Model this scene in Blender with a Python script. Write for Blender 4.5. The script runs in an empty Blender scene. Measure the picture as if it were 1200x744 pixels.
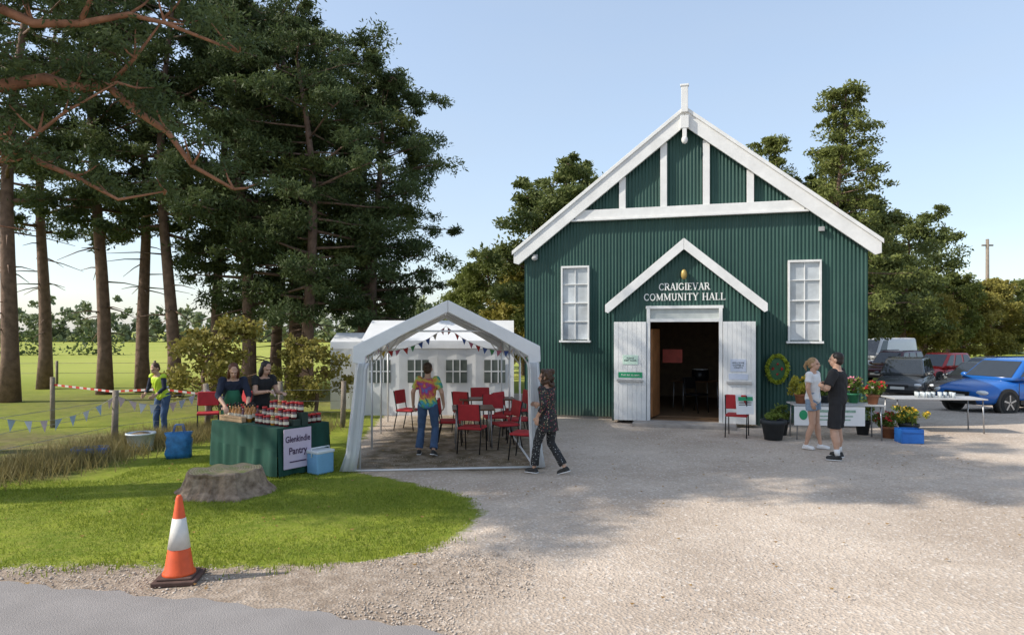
import bpy, bmesh, math, random
import numpy as np
from mathutils import Vector, Matrix
random.seed(7)
scene=bpy.context.scene
COL=scene.collection
# ---------------------------------------------------------------- materials
def nodes_of(m):
    m.use_nodes=True
    nt=m.node_tree
    return nt, nt.nodes, nt.links, nt.nodes['Principled BSDF']
MATS={}
def M(name,col,rough=.6,var=.18,scale=6,bump=0.0,metal=0.0,spec=.4,bscale=None,trans=0.0,col2=None):
    if name in MATS: return MATS[name]
    m=bpy.data.materials.new(name); nt,N,L,b=nodes_of(m)
    tc=N.new('ShaderNodeTexCoord'); nz=N.new('ShaderNodeTexNoise')
    nz.inputs['Scale'].default_value=scale; nz.inputs['Detail'].default_value=6; nz.inputs['Roughness'].default_value=.6
    L.new(tc.outputs['Object'],nz.inputs['Vector'])
    mr=N.new('ShaderNodeMapRange'); mr.inputs['From Min'].default_value=.3; mr.inputs['From Max'].default_value=.7
    L.new(nz.outputs['Fac'],mr.inputs['Value'])
    mx=N.new('ShaderNodeMix'); mx.data_type='RGBA'
    a=[max(0,c*(1-var)) for c in col]; c2=col2 if col2 else [min(1,c*(1+var)) for c in col]
    mx.inputs[6].default_value=(*a,1); mx.inputs[7].default_value=(*c2,1)
    L.new(mr.outputs[0],mx.inputs[0]); L.new(mx.outputs[2],b.inputs['Base Color'])
    b.inputs['Roughness'].default_value=rough; b.inputs['Metallic'].default_value=metal
    b.inputs['Specular IOR Level'].default_value=spec
    if bump:
        n2=N.new('ShaderNodeTexNoise'); n2.inputs['Scale'].default_value=bscale or scale*5; n2.inputs['Detail'].default_value=4
        L.new(tc.outputs['Object'],n2.inputs['Vector'])
        bp=N.new('ShaderNodeBump'); bp.inputs['Strength'].default_value=bump; bp.inputs['Distance'].default_value=.02
        L.new(n2.outputs['Fac'],bp.inputs['Height']); L.new(bp.outputs[0],b.inputs['Normal'])
    if trans:
        tr=N.new('ShaderNodeBsdfTranslucent'); ms=N.new('ShaderNodeMixShader'); ms.inputs[0].default_value=trans
        L.new(mx.outputs[2],tr.inputs['Color']); out=[n for n in N if n.type=='OUTPUT_MATERIAL'][0]
        L.new(b.outputs[0],ms.inputs[1]); L.new(tr.outputs[0],ms.inputs[2]); L.new(ms.outputs[0],out.inputs['Surface'])
    MATS[name]=m; return m
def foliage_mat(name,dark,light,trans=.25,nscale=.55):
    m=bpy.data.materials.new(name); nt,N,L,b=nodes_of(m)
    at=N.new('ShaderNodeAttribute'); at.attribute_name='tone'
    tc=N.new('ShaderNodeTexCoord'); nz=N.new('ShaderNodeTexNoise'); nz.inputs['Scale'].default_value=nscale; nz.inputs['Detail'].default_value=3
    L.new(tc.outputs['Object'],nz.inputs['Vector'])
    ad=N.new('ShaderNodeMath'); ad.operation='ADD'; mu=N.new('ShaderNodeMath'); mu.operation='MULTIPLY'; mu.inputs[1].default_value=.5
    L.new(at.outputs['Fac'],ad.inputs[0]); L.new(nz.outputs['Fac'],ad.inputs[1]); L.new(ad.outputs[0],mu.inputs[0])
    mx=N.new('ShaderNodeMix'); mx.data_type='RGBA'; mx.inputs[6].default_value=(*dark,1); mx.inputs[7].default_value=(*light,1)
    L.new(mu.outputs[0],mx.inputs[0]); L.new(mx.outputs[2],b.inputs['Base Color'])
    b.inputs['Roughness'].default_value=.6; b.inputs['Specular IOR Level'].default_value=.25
    out=[n for n in N if n.type=='OUTPUT_MATERIAL'][0]
    if trans:
        tr=N.new('ShaderNodeBsdfTranslucent'); ms=N.new('ShaderNodeMixShader'); ms.inputs[0].default_value=trans
        L.new(mx.outputs[2],tr.inputs['Color']); L.new(b.outputs[0],ms.inputs[1]); L.new(tr.outputs[0],ms.inputs[2]); L.new(ms.outputs[0],out.inputs['Surface'])
    return m
def pattern_mat(name,base,cols,scale,kind='VORONOI',thr=.35,rough=.8):
    m=bpy.data.materials.new(name); nt,N,L,b=nodes_of(m); tc=N.new('ShaderNodeTexCoord')
    cr=N.new('ShaderNodeValToRGB'); el=cr.color_ramp.elements
    if kind=='VORONOI':
        vo=N.new('ShaderNodeTexVoronoi'); vo.inputs['Scale'].default_value=scale; L.new(tc.outputs['Object'],vo.inputs['Vector'])
        sp=N.new('ShaderNodeSeparateColor'); L.new(vo.outputs['Color'],sp.inputs[0])
        cr.color_ramp.interpolation='CONSTANT'
        el[0].position=0; el[0].color=(*cols[0],1); el[1].position=1/len(cols); el[1].color=(*cols[1%len(cols)],1)
        for i in range(2,len(cols)):
            e=el.new(i/len(cols)); e.color=(*cols[i],1)
        L.new(sp.outputs[0],cr.inputs[0])
        lt=N.new('ShaderNodeMath'); lt.operation='LESS_THAN'; lt.inputs[1].default_value=thr; L.new(vo.outputs['Distance'],lt.inputs[0])
        mx=N.new('ShaderNodeMix'); mx.data_type='RGBA'; mx.inputs[6].default_value=(*base,1)
        L.new(lt.outputs[0],mx.inputs[0]); L.new(cr.outputs[0],mx.inputs[7]); L.new(mx.outputs[2],b.inputs['Base Color'])
    else:
        mp=N.new('ShaderNodeMapping'); mp.inputs['Location'].default_value=(0.02,0,-1.24); L.new(tc.outputs['Object'],mp.inputs[0])
        ln=N.new('ShaderNodeVectorMath'); ln.operation='LENGTH'; L.new(mp.outputs[0],ln.inputs[0])
        nz=N.new('ShaderNodeTexNoise'); nz.inputs['Scale'].default_value=14; L.new(tc.outputs['Object'],nz.inputs['Vector'])
        ma=N.new('ShaderNodeMath'); ma.operation='MULTIPLY_ADD'; ma.inputs[1].default_value=scale; L.new(ln.outputs['Value'],ma.inputs[0]); L.new(nz.outputs['Fac'],ma.inputs[2])
        fr=N.new('ShaderNodeMath'); fr.operation='FRACT'; L.new(ma.outputs[0],fr.inputs[0])
        el[0].position=0; el[0].color=(*cols[0],1); el[1].position=1; el[1].color=(*cols[0],1)
        for i in range(1,len(cols)):
            e=el.new(i/len(cols)); e.color=(*cols[i],1)
        L.new(fr.outputs[0],cr.inputs[0]); L.new(cr.outputs[0],b.inputs['Base Color'])
    b.inputs['Roughness'].default_value=rough
    return m
# ---------------------------------------------------------------- builders
def setup(o,parent=None,label=None,cat=None,group=None,kind=None):
    if o.name not in COL.objects: COL.objects.link(o)
    if parent: o.parent=parent
    if label: o['label']=label
    if cat: o['category']=cat
    if group: o['group']=group
    if kind: o['kind']=kind
    return o
def thing(name,label,cat,loc=(0,0,0),rz=0,group=None):
    o=bpy.data.objects.new(name,None); o.empty_display_size=.2
    setup(o,None,label,cat,group); o.location=loc; o.rotation_euler=(0,0,rz); return o
class MB:
    def __init__(s): s.v=[];s.f=[];s.m=[];s.s=[];s.mat=0
    def face(s,idx,sm=False): s.f.append(idx); s.m.append(s.mat); s.s.append(sm)
    def poly(s,pts,sm=False):
        b=len(s.v); s.v+= [tuple(p) for p in pts]; s.face(list(range(b,b+len(pts))),sm); return s
    def box(s,c,d,R=None):
        b=len(s.v); c=Vector(c)
        for z in(-.5,.5):
            for (x,y) in((-.5,-.5),(.5,-.5),(.5,.5),(-.5,.5)):
                p=Vector((x*d[0],y*d[1],z*d[2]))
                if R: p=R@p
                s.v.append(tuple(c+p))
        for q in([3,2,1,0],[4,5,6,7],[0,1,5,4],[1,2,6,5],[2,3,7,6],[3,0,4,7]): s.face([b+i for i in q])
        return s
    def tube(s,pts,rad,n=8,caps=True,sx=1.0):
        pts=[Vector(p) for p in pts]; b=len(s.v); ref=None
        for i,p in enumerate(pts):
            d=(pts[min(i+1,len(pts)-1)]-pts[max(i-1,0)]); d.normalize()
            if ref is None:
                a=Vector((0,0,1)) if abs(d.z)<.9 else Vector((1,0,0)); ref=d.cross(a).normalized()
            ref=(ref-d*ref.dot(d)).normalized(); q=d.cross(ref)
            r=rad[i] if hasattr(rad,'__len__') else rad
            for k in range(n):
                a=2*math.pi*k/n; s.v.append(tuple(p+ref*math.cos(a)*r+q*math.sin(a)*r*sx))
        for i in range(len(pts)-1):
            for k in range(n):
                k2=(k+1)%n; s.face([b+i*n+k,b+i*n+k2,b+(i+1)*n+k2,b+(i+1)*n+k],True)
        if caps:
            s.face([b+k for k in range(n)][::-1]); e=b+(len(pts)-1)*n; s.face([e+k for k in range(n)])
        return s
    def ell(s,c,r,R=None,nu=14,nv=9):
        b=len(s.v); c=Vector(c)
        if not hasattr(r,'__len__'): r=(r,r,r)
        def add(x,y,z):
            p=Vector((x*r[0],y*r[1],z*r[2])); 
            if R: p=R@p
            s.v.append(tuple(c+p))
        add(0,0,-1)
        for j in range(1,nv):
            t=-math.pi/2+math.pi*j/nv
            for i in range(nu):
                a=2*math.pi*i/nu; add(math.cos(t)*math.cos(a),math.cos(t)*math.sin(a),math.sin(t))
        add(0,0,1); top=len(s.v)-1
        for i in range(nu):
            i2=(i+1)%nu; s.face([b,b+1+i2,b+1+i],True)
            for j in range(nv-2):
                p=b+1+j*nu; s.face([p+i,p+i2,p+nu+i2,p+nu+i],True)
            p=b+1+(nv-2)*nu; s.face([p+i,p+i2,top],True)
        return s
    def loft(s,rings,sm=True,caps=True,closed=True):
        b=len(s.v); n=len(rings[0])
        for r in rings: s.v+=[tuple(p) for p in r]
        for i in range(len(rings)-1):
            for k in range(n if closed else n-1):
                k2=(k+1)%n; s.face([b+i*n+k,b+i*n+k2,b+(i+1)*n+k2,b+(i+1)*n+k],sm)
        if caps and closed:
            s.face([b+k for k in range(n)][::-1]); e=b+(len(rings)-1)*n; s.face([e+k for k in range(n)])
        return s
    def spine(s,pts,rx,ry,side,front,n=18):
        rings=[]
        side=Vector(side).normalized(); front=Vector(front).normalized()
        for p,a,c in zip(pts,rx,ry):
            p=Vector(p); rings.append([p+side*math.cos(2*math.pi*k/n)*a+front*math.sin(2*math.pi*k/n)*c for k in range(n)])
        return s.loft(rings)
    def extr(s,poly,y0,y1):
        n=len(poly); b=len(s.v)
        for y in(y0,y1): s.v+=[(p[0],y,p[1]) for p in poly]
        s.face([b+i for i in range(n)]); s.face([b+n+i for i in range(n)][::-1])
        for i in range(n):
            j=(i+1)%n; s.face([b+j,b+i,b+n+i,b+n+j])
        return s
    def mesh(s,name,mats):
        me=bpy.data.meshes.new(name); me.from_pydata(s.v,[],s.f)
        if not isinstance(mats,(list,tuple)): mats=[mats]
        for m in mats: me.materials.append(m)
        me.polygons.foreach_set('material_index',s.m); me.polygons.foreach_set('use_smooth',s.s); me.update(); return me
    def obj(s,name,mats,parent=None,label=None,cat=None,group=None,kind=None,loc=None,rz=None,bevel=0,fix=False):
        me=s.mesh(name,mats)
        if fix or bevel:
            bm=bmesh.new(); bm.from_mesh(me); bmesh.ops.recalc_face_normals(bm,faces=bm.faces); bm.to_mesh(me); bm.free()
        o=bpy.data.objects.new(name,me); setup(o,parent,label,cat,group,kind)
        if loc is not None: o.location=loc
        if rz is not None: o.rotation_euler=(0,0,rz)
        if bevel:
            bv=o.modifiers.new('Bevel','BEVEL'); bv.width=bevel; bv.segments=2; bv.limit_method='ANGLE'
        return o
def remesh(o,vox,it=2,fac=.5):
    r=o.modifiers.new('R','REMESH'); r.mode='VOXEL'; r.voxel_size=vox; r.use_smooth_shade=True
    if it:
        sm=o.modifiers.new('S','SMOOTH'); sm.iterations=it; sm.factor=fac
    dg=bpy.context.evaluated_depsgraph_get(); dg.update()
    me=bpy.data.meshes.new_from_object(o.evaluated_get(dg)); mats=list(o.data.materials)
    o.modifiers.clear(); o.data=me
    me.materials.clear()
    for m in mats: me.materials.append(m)
    me.polygons.foreach_set('use_smooth',[True]*len(me.polygons)); me.polygons.foreach_set('material_index',[0]*len(me.polygons))
    return o
def fast_mesh(name,V,F,mat,tone=None,smooth=False):
    me=bpy.data.meshes.new(name); V=np.asarray(V,dtype=np.float32); F=np.asarray(F,dtype=np.int32); n,k=F.shape
    me.vertices.add(len(V)); me.vertices.foreach_set('co',V.ravel())
    me.loops.add(n*k); me.loops.foreach_set('vertex_index',F.ravel())
    me.polygons.add(n); me.polygons.foreach_set('loop_start',np.arange(0,n*k,k,dtype=np.int32))
    if smooth: me.polygons.foreach_set('use_smooth',np.ones(n,dtype=bool))
    me.update(calc_edges=True)
    if tone is not None:
        a=me.attributes.new('tone','FLOAT','FACE'); a.data.foreach_set('value',np.asarray(tone,dtype=np.float32))
    for m in (mat if isinstance(mat,(list,tuple)) else [mat]): me.materials.append(m)
    return me
def text(body,size,mat,parent,loc,rot=(math.pi/2,0,0),name='lettering',ext=.004,align='CENTER',sx=1,off=0):
    c=bpy.data.curves.new(name,'FONT'); c.body=body; c.size=size; c.align_x=align; c.align_y='CENTER'; c.extrude=ext; c.resolution_u=3; c.offset=off
    t=bpy.data.objects.new(name,c); COL.objects.link(t)
    dg=bpy.context.evaluated_depsgraph_get(); dg.update(); me=bpy.data.meshes.new_from_object(t.evaluated_get(dg))
    COL.objects.unlink(t); bpy.data.objects.remove(t)
    me.materials.clear(); me.materials.append(mat)
    o=bpy.data.objects.new(name,me); setup(o,parent); o.location=loc; o.rotation_euler=rot; o.scale=(sx,1,1); return o
def copy_thing(root,loc,rz=0,scale=None,label=None):
    n=root.copy(); COL.objects.link(n); n.location=loc; n.rotation_euler=(0,0,rz)
    if scale: n.scale=(scale,)*3
    if label: n['label']=label
    def rec(src,dst):
        for c in src.children:
            k=c.copy(); COL.objects.link(k); k.parent=dst; rec(c,k)
    rec(root,n); return n
# ---------------------------------------------------------------- camera, light, world
cam=bpy.data.cameras.new('camera'); co=bpy.data.objects.new('camera',cam); COL.objects.link(co); scene.camera=co
co.location=(0,0,2.2); co.rotation_euler=(math.pi/2,0,0); cam.lens=24; cam.sensor_width=36; cam.shift_y=.0133; cam.clip_end=3000; cam.clip_start=.1
tosun=Vector((-.985*math.cos(math.radians(39)),-.17*math.cos(math.radians(39)),math.sin(math.radians(39))))
sl=bpy.data.lights.new('sun','SUN'); sl.energy=5; sl.angle=math.radians(.5); sl.color=(1,.93,.82)
so=bpy.data.objects.new('sun',sl); COL.objects.link(so); so.rotation_euler=tosun.to_track_quat('Z','Y').to_euler(); so.location=(-20,-5,20)
w=bpy.data.worlds.new('World'); scene.world=w; w.use_nodes=True; nt=w.node_tree; bg=nt.nodes['Background']
sk=nt.nodes.new('ShaderNodeTexSky'); sk.sky_type='NISHITA'; sk.sun_disc=False; sk.sun_elevation=math.radians(39); sk.sun_rotation=math.atan2(tosun.x,tosun.y)
sk.air_density=1.0; sk.dust_density=1.2; sk.ozone_density=1.2
# thin high haze brightens the clear sky
hz=nt.nodes.new('ShaderNodeMix'); hz.data_type='RGBA'; hz.blend_type='MIX'; hz.inputs[0].default_value=.5
sc_=nt.nodes.new('ShaderNodeMix'); sc_.data_type='RGBA'; sc_.blend_type='MULTIPLY'; sc_.inputs[0].default_value=1; sc_.inputs[7].default_value=(1.9,1.85,1.8,1)
nt.links.new(sk.outputs[0],sc_.inputs[6]); nt.links.new(sc_.outputs[2],hz.inputs[6])
wt_=nt.nodes.new('ShaderNodeTexCoord'); wn_=nt.nodes.new('ShaderNodeTexNoise'); wm_=nt.nodes.new('ShaderNodeMapping'); wm_.inputs['Scale'].default_value=(1,1,3.5); wn_.inputs['Scale'].default_value=1.6; wn_.inputs['Detail'].default_value=5
nt.links.new(wt_.outputs['Generated'],wm_.inputs[0]); nt.links.new(wm_.outputs[0],wn_.inputs['Vector'])
wr_=nt.nodes.new('ShaderNodeMapRange'); wr_.inputs[1].default_value=.35; wr_.inputs[2].default_value=.75; wr_.inputs[3].default_value=.42; wr_.inputs[4].default_value=.62
nt.links.new(wn_.outputs['Fac'],wr_.inputs[0]); nt.links.new(wr_.outputs[0],hz.inputs[0])
hz.inputs[7].default_value=(3.9,4.6,5.5,1)
nt.links.new(hz.outputs[2],bg.inputs[0]); bg.inputs[1].default_value=.15
scene.view_settings.view_transform='Standard'; scene.view_settings.look='None'; scene.view_settings.exposure=0

white=M('white_paint',(.72,.72,.70),.5,.09,3,.1)
fabric=M('white_fabric',(.76,.77,.78),.7,.07,2,.25,bscale=4,trans=.18)
# ---------------------------------------------------------------- ground
def sst(a,b,x): t=np.clip((x-a)/(b-a),0,1); return t*t*(3-2*t)
def gz(x,y): return -.62*sst(16,31,y)*sst(8.8,13,x)*(1-.6*sst(36,60,y))
def axis(a,b,st,lo,hi):
    c=list(np.arange(a,b+1e-6,st)); s=st; x=c[-1]
    while x<hi: s*=1.22; x+=s; c.append(x)
    s=st; x=c[0]
    while x>lo: s*=1.22; x-=s; c.insert(0,x)
    return np.array(c)
xs=axis(-13,13,.13,-900,900); ys=axis(4,20,.13,-60,1500)
X,Y=np.meshgrid(xs,ys); rng=np.random.default_rng(3)
near=np.exp(-((X/14)**2+((Y-10)/14)**2))
Z=near*(.008*np.sin(X*2.1+np.sin(Y*1.7))+.008*np.sin(Y*2.7+1.3*np.sin(X*1.1)))+gz(X,Y)
XB=([-100,6.3,6.6,6.85,7.5,8.3,9.2,9.9,10.6,12,17,21,24,26,40,46,60],[-1.9,-1.9,-1.3,-.86,-.5,-.35,-.62,-1.5,-2.4,-2.9,-3.3,-3.4,0,9,12,500,900])
def grass_d(x,y):
    xb=np.interp(y,*XB); yl=np.where(x>-4.85,6.4+.03*np.sin(x*3),6.47+.2*(-4.85-x))
    yl=np.where(x>6,-100,yl)
    return np.minimum((xb-x),(y-yl))
gm=np.clip(grass_d(X,Y)/.5+.5,0,1)
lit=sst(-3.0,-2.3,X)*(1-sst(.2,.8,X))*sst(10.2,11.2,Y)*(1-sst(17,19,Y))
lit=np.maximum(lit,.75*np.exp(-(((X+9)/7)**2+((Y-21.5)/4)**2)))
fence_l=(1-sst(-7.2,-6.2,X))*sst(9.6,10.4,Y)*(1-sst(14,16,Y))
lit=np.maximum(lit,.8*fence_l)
ver=(1-sst(0,.6,Y-np.where(X>-4.85,6.35,6.35+.2*(-4.85-X))))*(1-sst(-1.2,.8,X))
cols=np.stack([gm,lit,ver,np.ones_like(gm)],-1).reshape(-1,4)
ny,nx=X.shape; idx=np.arange(nx*ny).reshape(ny,nx)
F=np.stack([idx[:-1,:-1],idx[:-1,1:],idx[1:,1:],idx[1:,:-1]],-1).reshape(-1,4)
gmat=bpy.data.materials.new('ground_surface'); nt,N,L,b=nodes_of(gmat)
tc=N.new('ShaderNodeTexCoord'); at=N.new('ShaderNodeAttribute'); at.attribute_name='mask'; sp=N.new('ShaderNodeSeparateColor'); L.new(at.outputs['Color'],sp.inputs[0])
def noise(sc,det=5,ro=.6):
    n=N.new('ShaderNodeTexNoise'); n.inputs['Scale'].default_value=sc; n.inputs['Detail'].default_value=det; n.inputs['Roughness'].default_value=ro; L.new(tc.outputs['Object'],n.inputs['Vector']); return n.outputs['Fac']
def mix(f,a,c):
    x=N.new('ShaderNodeMix'); x.data_type='RGBA'
    for i,val in((0,f),(6,a),(7,c)):
        if isinstance(val,tuple): x.inputs[i].default_value=(*val,1)
        elif isinstance(val,(int,float)): x.inputs[i].default_value=val
        else: L.new(val,x.inputs[i])
    return x.outputs[2]
def rngm(v,a,c,lo=0,hi=1):
    r=N.new('ShaderNodeMapRange'); r.inputs[1].default_value=a; r.inputs[2].default_value=c; r.inputs[3].default_value=lo; r.inputs[4].default_value=hi; L.new(v,r.inputs[0]); return r.outputs[0]
def mth(op,a,c):
    r=N.new('ShaderNodeMath'); r.operation=op
    for i,v in enumerate((a,c)):
        if isinstance(v,(int,float)): r.inputs[i].default_value=v
        else: L.new(v,r.inputs[i])
    return r.outputs[0]
vo=N.new('ShaderNodeTexVoronoi'); vo.inputs['Scale'].default_value=38; L.new(tc.outputs['Object'],vo.inputs['Vector'])
vs=N.new('ShaderNodeSeparateColor'); L.new(vo.outputs['Color'],vs.inputs[0])
g1=mix(rngm(noise(.45,6,.65),.38,.62),(.44,.355,.28),(.61,.51,.415))
g2=mix(rngm(vs.outputs[0],.0,1,0,.5),g1,(.36,.30,.25))
g2=mix(rngm(vs.outputs[1],.8,1,0,.6),g2,(.75,.69,.62))
g3=mix(rngm(noise(3.5,8,.75),.55,.72,0,.5),g2,(.31,.24,.18))
g3=mix(mth('MULTIPLY',sp.outputs[2],rngm(noise(5,6,.7),.35,.6,.35,.9)),g3,(.24,.185,.14))
sx=N.new('ShaderNodeSeparateXYZ'); L.new(tc.outputs['Object'],sx.inputs[0])
gr=mix(rngm(noise(1.2,6,.7),.35,.65),(.13,.18,.022),(.24,.28,.035))
gr=mix(rngm(noise(9,5,.7),.45,.7,0,.6),gr,(.30,.28,.07))
far=mix(rngm(noise(.05,5,.6),.35,.65),(.27,.31,.06),(.37,.38,.09))
gr=mix(rngm(sx.outputs[1],22,34),gr,far)
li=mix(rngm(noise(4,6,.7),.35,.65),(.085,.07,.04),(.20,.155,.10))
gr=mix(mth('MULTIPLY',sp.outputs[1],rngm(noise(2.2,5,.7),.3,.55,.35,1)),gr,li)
edge=mth('ADD',sp.outputs[0],mth('MULTIPLY',mth('SUBTRACT',noise(4.5,7,.75),.5),1.5))
fac=rngm(edge,.42,.62)
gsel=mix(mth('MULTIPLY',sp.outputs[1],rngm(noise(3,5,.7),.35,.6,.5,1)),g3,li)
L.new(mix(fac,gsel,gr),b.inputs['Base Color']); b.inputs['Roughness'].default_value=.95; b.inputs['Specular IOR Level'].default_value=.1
bp=N.new('ShaderNodeBump'); bp.inputs['Strength'].default_value=.6; bp.inputs['Distance'].default_value=.02
L.new(mth('ADD',mth('MULTIPLY',vo.outputs['Distance'],.8),noise(25,4,.7)),bp.inputs['Height']); L.new(bp.outputs[0],b.inputs['Normal'])
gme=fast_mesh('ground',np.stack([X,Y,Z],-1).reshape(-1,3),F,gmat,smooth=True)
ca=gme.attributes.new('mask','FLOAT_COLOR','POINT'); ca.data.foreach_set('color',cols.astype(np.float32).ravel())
g=bpy.data.objects.new('ground',gme); setup(g,kind='structure')
def road_edge(x): return float(np.interp(x,[-40,-12,-4.44,-2.04,-1.0,-.4,3,30],[14,7.6,5.93,5.42,5.12,4.88,3.9,1.0]))
rx=np.arange(-30,20,.1); mb=MB(); top=[];bot=[]
for x in rx:
    y=road_edge(x)+.03*math.sin(x*7)+.025*math.sin(x*17+1)+.02*random.random()
    top.append((x,y,.022));bot.append((x,y-6.5,.022))
for i in range(len(rx)-1):
    mb.poly([bot[i],bot[i+1],top[i+1],top[i]],True)
asph=M('asphalt',(.27,.25,.24),.9,.14,1.2,.6,bscale=90,spec=.2)
mb.obj('road',asph,kind='structure')

# ---------------------------------------------------------------- stuff: grass blades, gravel
def blades(P,h,wd,col,name,label,lean=.5):
    n=len(P); a=rng.uniform(0,2*np.pi,n); hh=h*rng.uniform(.5,1.3,n); ww=wd*rng.uniform(.7,1.3,n)
    dx=np.cos(a)*ww; dy=np.sin(a)*ww; la=rng.uniform(0,2*np.pi,n); ll=hh*lean*rng.uniform(.2,1,n)
    V=np.empty((n,3,3)); V[:,0]=P+np.stack([-dx,-dy,0*dx],-1); V[:,1]=P+np.stack([dx,dy,0*dx],-1); V[:,2]=P+np.stack([np.cos(la)*ll,np.sin(la)*ll,hh],-1)
    F=np.arange(n*3).reshape(n,3)
    me=fast_mesh(name,V.reshape(-1,3),F,col,tone=rng.uniform(0,1,n)); o=bpy.data.objects.new(name,me); setup(o,None,label,'grass',kind='stuff')
gbm=foliage_mat('grass_blades',(.11,.17,.018),(.36,.40,.055),.35,1.0)
n=130000; px=rng.uniform(-9,0,n); py=rng.uniform(6.2,12.5,n); d=grass_d(px,py); k=(d>rng.uniform(-.1,.35,n)); 
k&=~((px<-6.0)&(py>10))
pn=np.sin(px*2.3+np.sin(py*3.1))*np.sin(py*2.9+1.3*np.sin(px*1.7)); k&=(pn>-.75+.5*rng.uniform(-1,1,n)); px=px[k];py=py[k]
blades(np.stack([px,py,np.full(len(px),-.003)],-1),.034,.005,gbm,'grass','short sunlit lawn grass beside the gravel yard',.9)
fm=foliage_mat('rough_grass_blades',(.14,.12,.035),(.42,.34,.15),.3,1.2)
FP=[(-9.6,8.6),(-8.0,10.3),(-7.75,13.3),(-6.7,15.0),(-5.3,15.6),(-3.9,15.7)]
n=17000; t=rng.uniform(0,1,n)**.9*4; xi=np.interp(t,[0,1,2,3,4],[-9.0,-7.5,-7.2,-6.4,-4.6]); yi=np.interp(t,[0,1,2,3,4],[9.0,10.6,13.1,14.7,15.5])
px=xi+rng.normal(0,.42,n); py=yi+rng.normal(0,.42,n)
blades(np.stack([px,py,0*px],-1),.27,.007,fm,'rough_grass','tall dry rough grass growing along the fence',.8)
n=11000; px=rng.uniform(-7,0,n); py=rng.uniform(5.7,7.2,n); d=np.abs(grass_d(px,py)); cl_=np.sin(px*5.1+py*3)*np.sin(px*11.3-py*7); k=(d<rng.uniform(0,.5,n)**1.5)&(cl_>-.1); px=px[k];py=py[k]
blades(np.stack([px,py,0*px],-1),.06,.006,gbm,'verge_grass','scattered grass tufts along the gravel verge')
def stones(n,x0,x1,y0,y1,smin,smax,pred=None):
    px=rng.uniform(x0,x1,n); py=y0+(y1-y0)*rng.uniform(0,1,n)**1.6
    if pred is not None: k=pred(px,py); px=px[k];py=py[k]
    n=len(px); s=rng.uniform(smin,smax,n)**1; base=np.array([[1,0,0],[0,1,0],[-1,0,0],[0,-1,0],[0,0,.7],[0,0,-.5]])
    a=rng.uniform(0,6.28,n); sc=rng.uniform(.6,1.2,(n,3))*s[:,None]
    B=base[None]*sc[:,None,:]*rng.uniform(.75,1.2,(n,6,1)); c,sn=np.cos(a)[:,None],np.sin(a)[:,None]
    V=np.stack([B[...,0]*c-B[...,1]*sn+px[:,None],B[...,0]*sn+B[...,1]*c+py[:,None],B[...,2]+.004],-1)
    f=np.array([[0,1,4],[1,2,4],[2,3,4],[3,0,4],[1,0,5],[2,1,5],[3,2,5],[0,3,5]])
    F=(f[None]+np.arange(n)[:,None,None]*6).reshape(-1,3); return V.reshape(-1,3),F,np.repeat(rng.uniform(0,1,n),8)
rd=lambda x,y: y>np.interp(x,[-40,-12,-4.44,-2.04,-1.0,-.4,3,30],[14,7.6,5.93,5.42,5.12,4.88,3.9,1.0])-.12*rng.uniform(0,1,len(x))**2
V1,F1,T1=stones(26000,-6,9,4.7,12,.003,.010,lambda x,y: rd(x,y)&(grass_d(x,y)<.1))
V2,F2,T2=stones(8000,-7,.2,4.9,6.9,.006,.018,lambda x,y: rd(x,y)&(grass_d(x,y)<.0))
V=np.concatenate([V1,V2]);F=np.concatenate([F1,F2+len(V1)])
sm=foliage_mat('stone_mix',(.22,.175,.14),(.72,.62,.52),0.0,3)
o=bpy.data.objects.new('gravel',fast_mesh('gravel',V,F,sm,np.concatenate([T1,T2]))); setup(o,None,'loose pale stones and grit on the yard','gravel',kind='stuff')
n=260; px=np.concatenate([rng.uniform(-6,8,n)]); py=rng.uniform(5.4,14,n); 
lfm=foliage_mat('fallen_leaves',(.16,.08,.03),(.42,.26,.08),.1,3); a=rng.uniform(0,6.28,n); s_=rng.uniform(.012,.028,n)
V=np.stack([np.stack([px+s_*np.cos(a+q),py+s_*np.sin(a+q)*.7,.02+0*px+(.012 if q%3<1 else 0)],-1) for q in(0,1.57,3.14,4.71)],1)
o=bpy.data.objects.new('fallen_leaves',fast_mesh('fallen_leaves',V.reshape(-1,3),np.arange(n*4).reshape(n,4),lfm,rng.uniform(0,1,n))); setup(o,None,'small brown fallen leaves scattered over the yard','leaves',kind='stuff')

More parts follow.
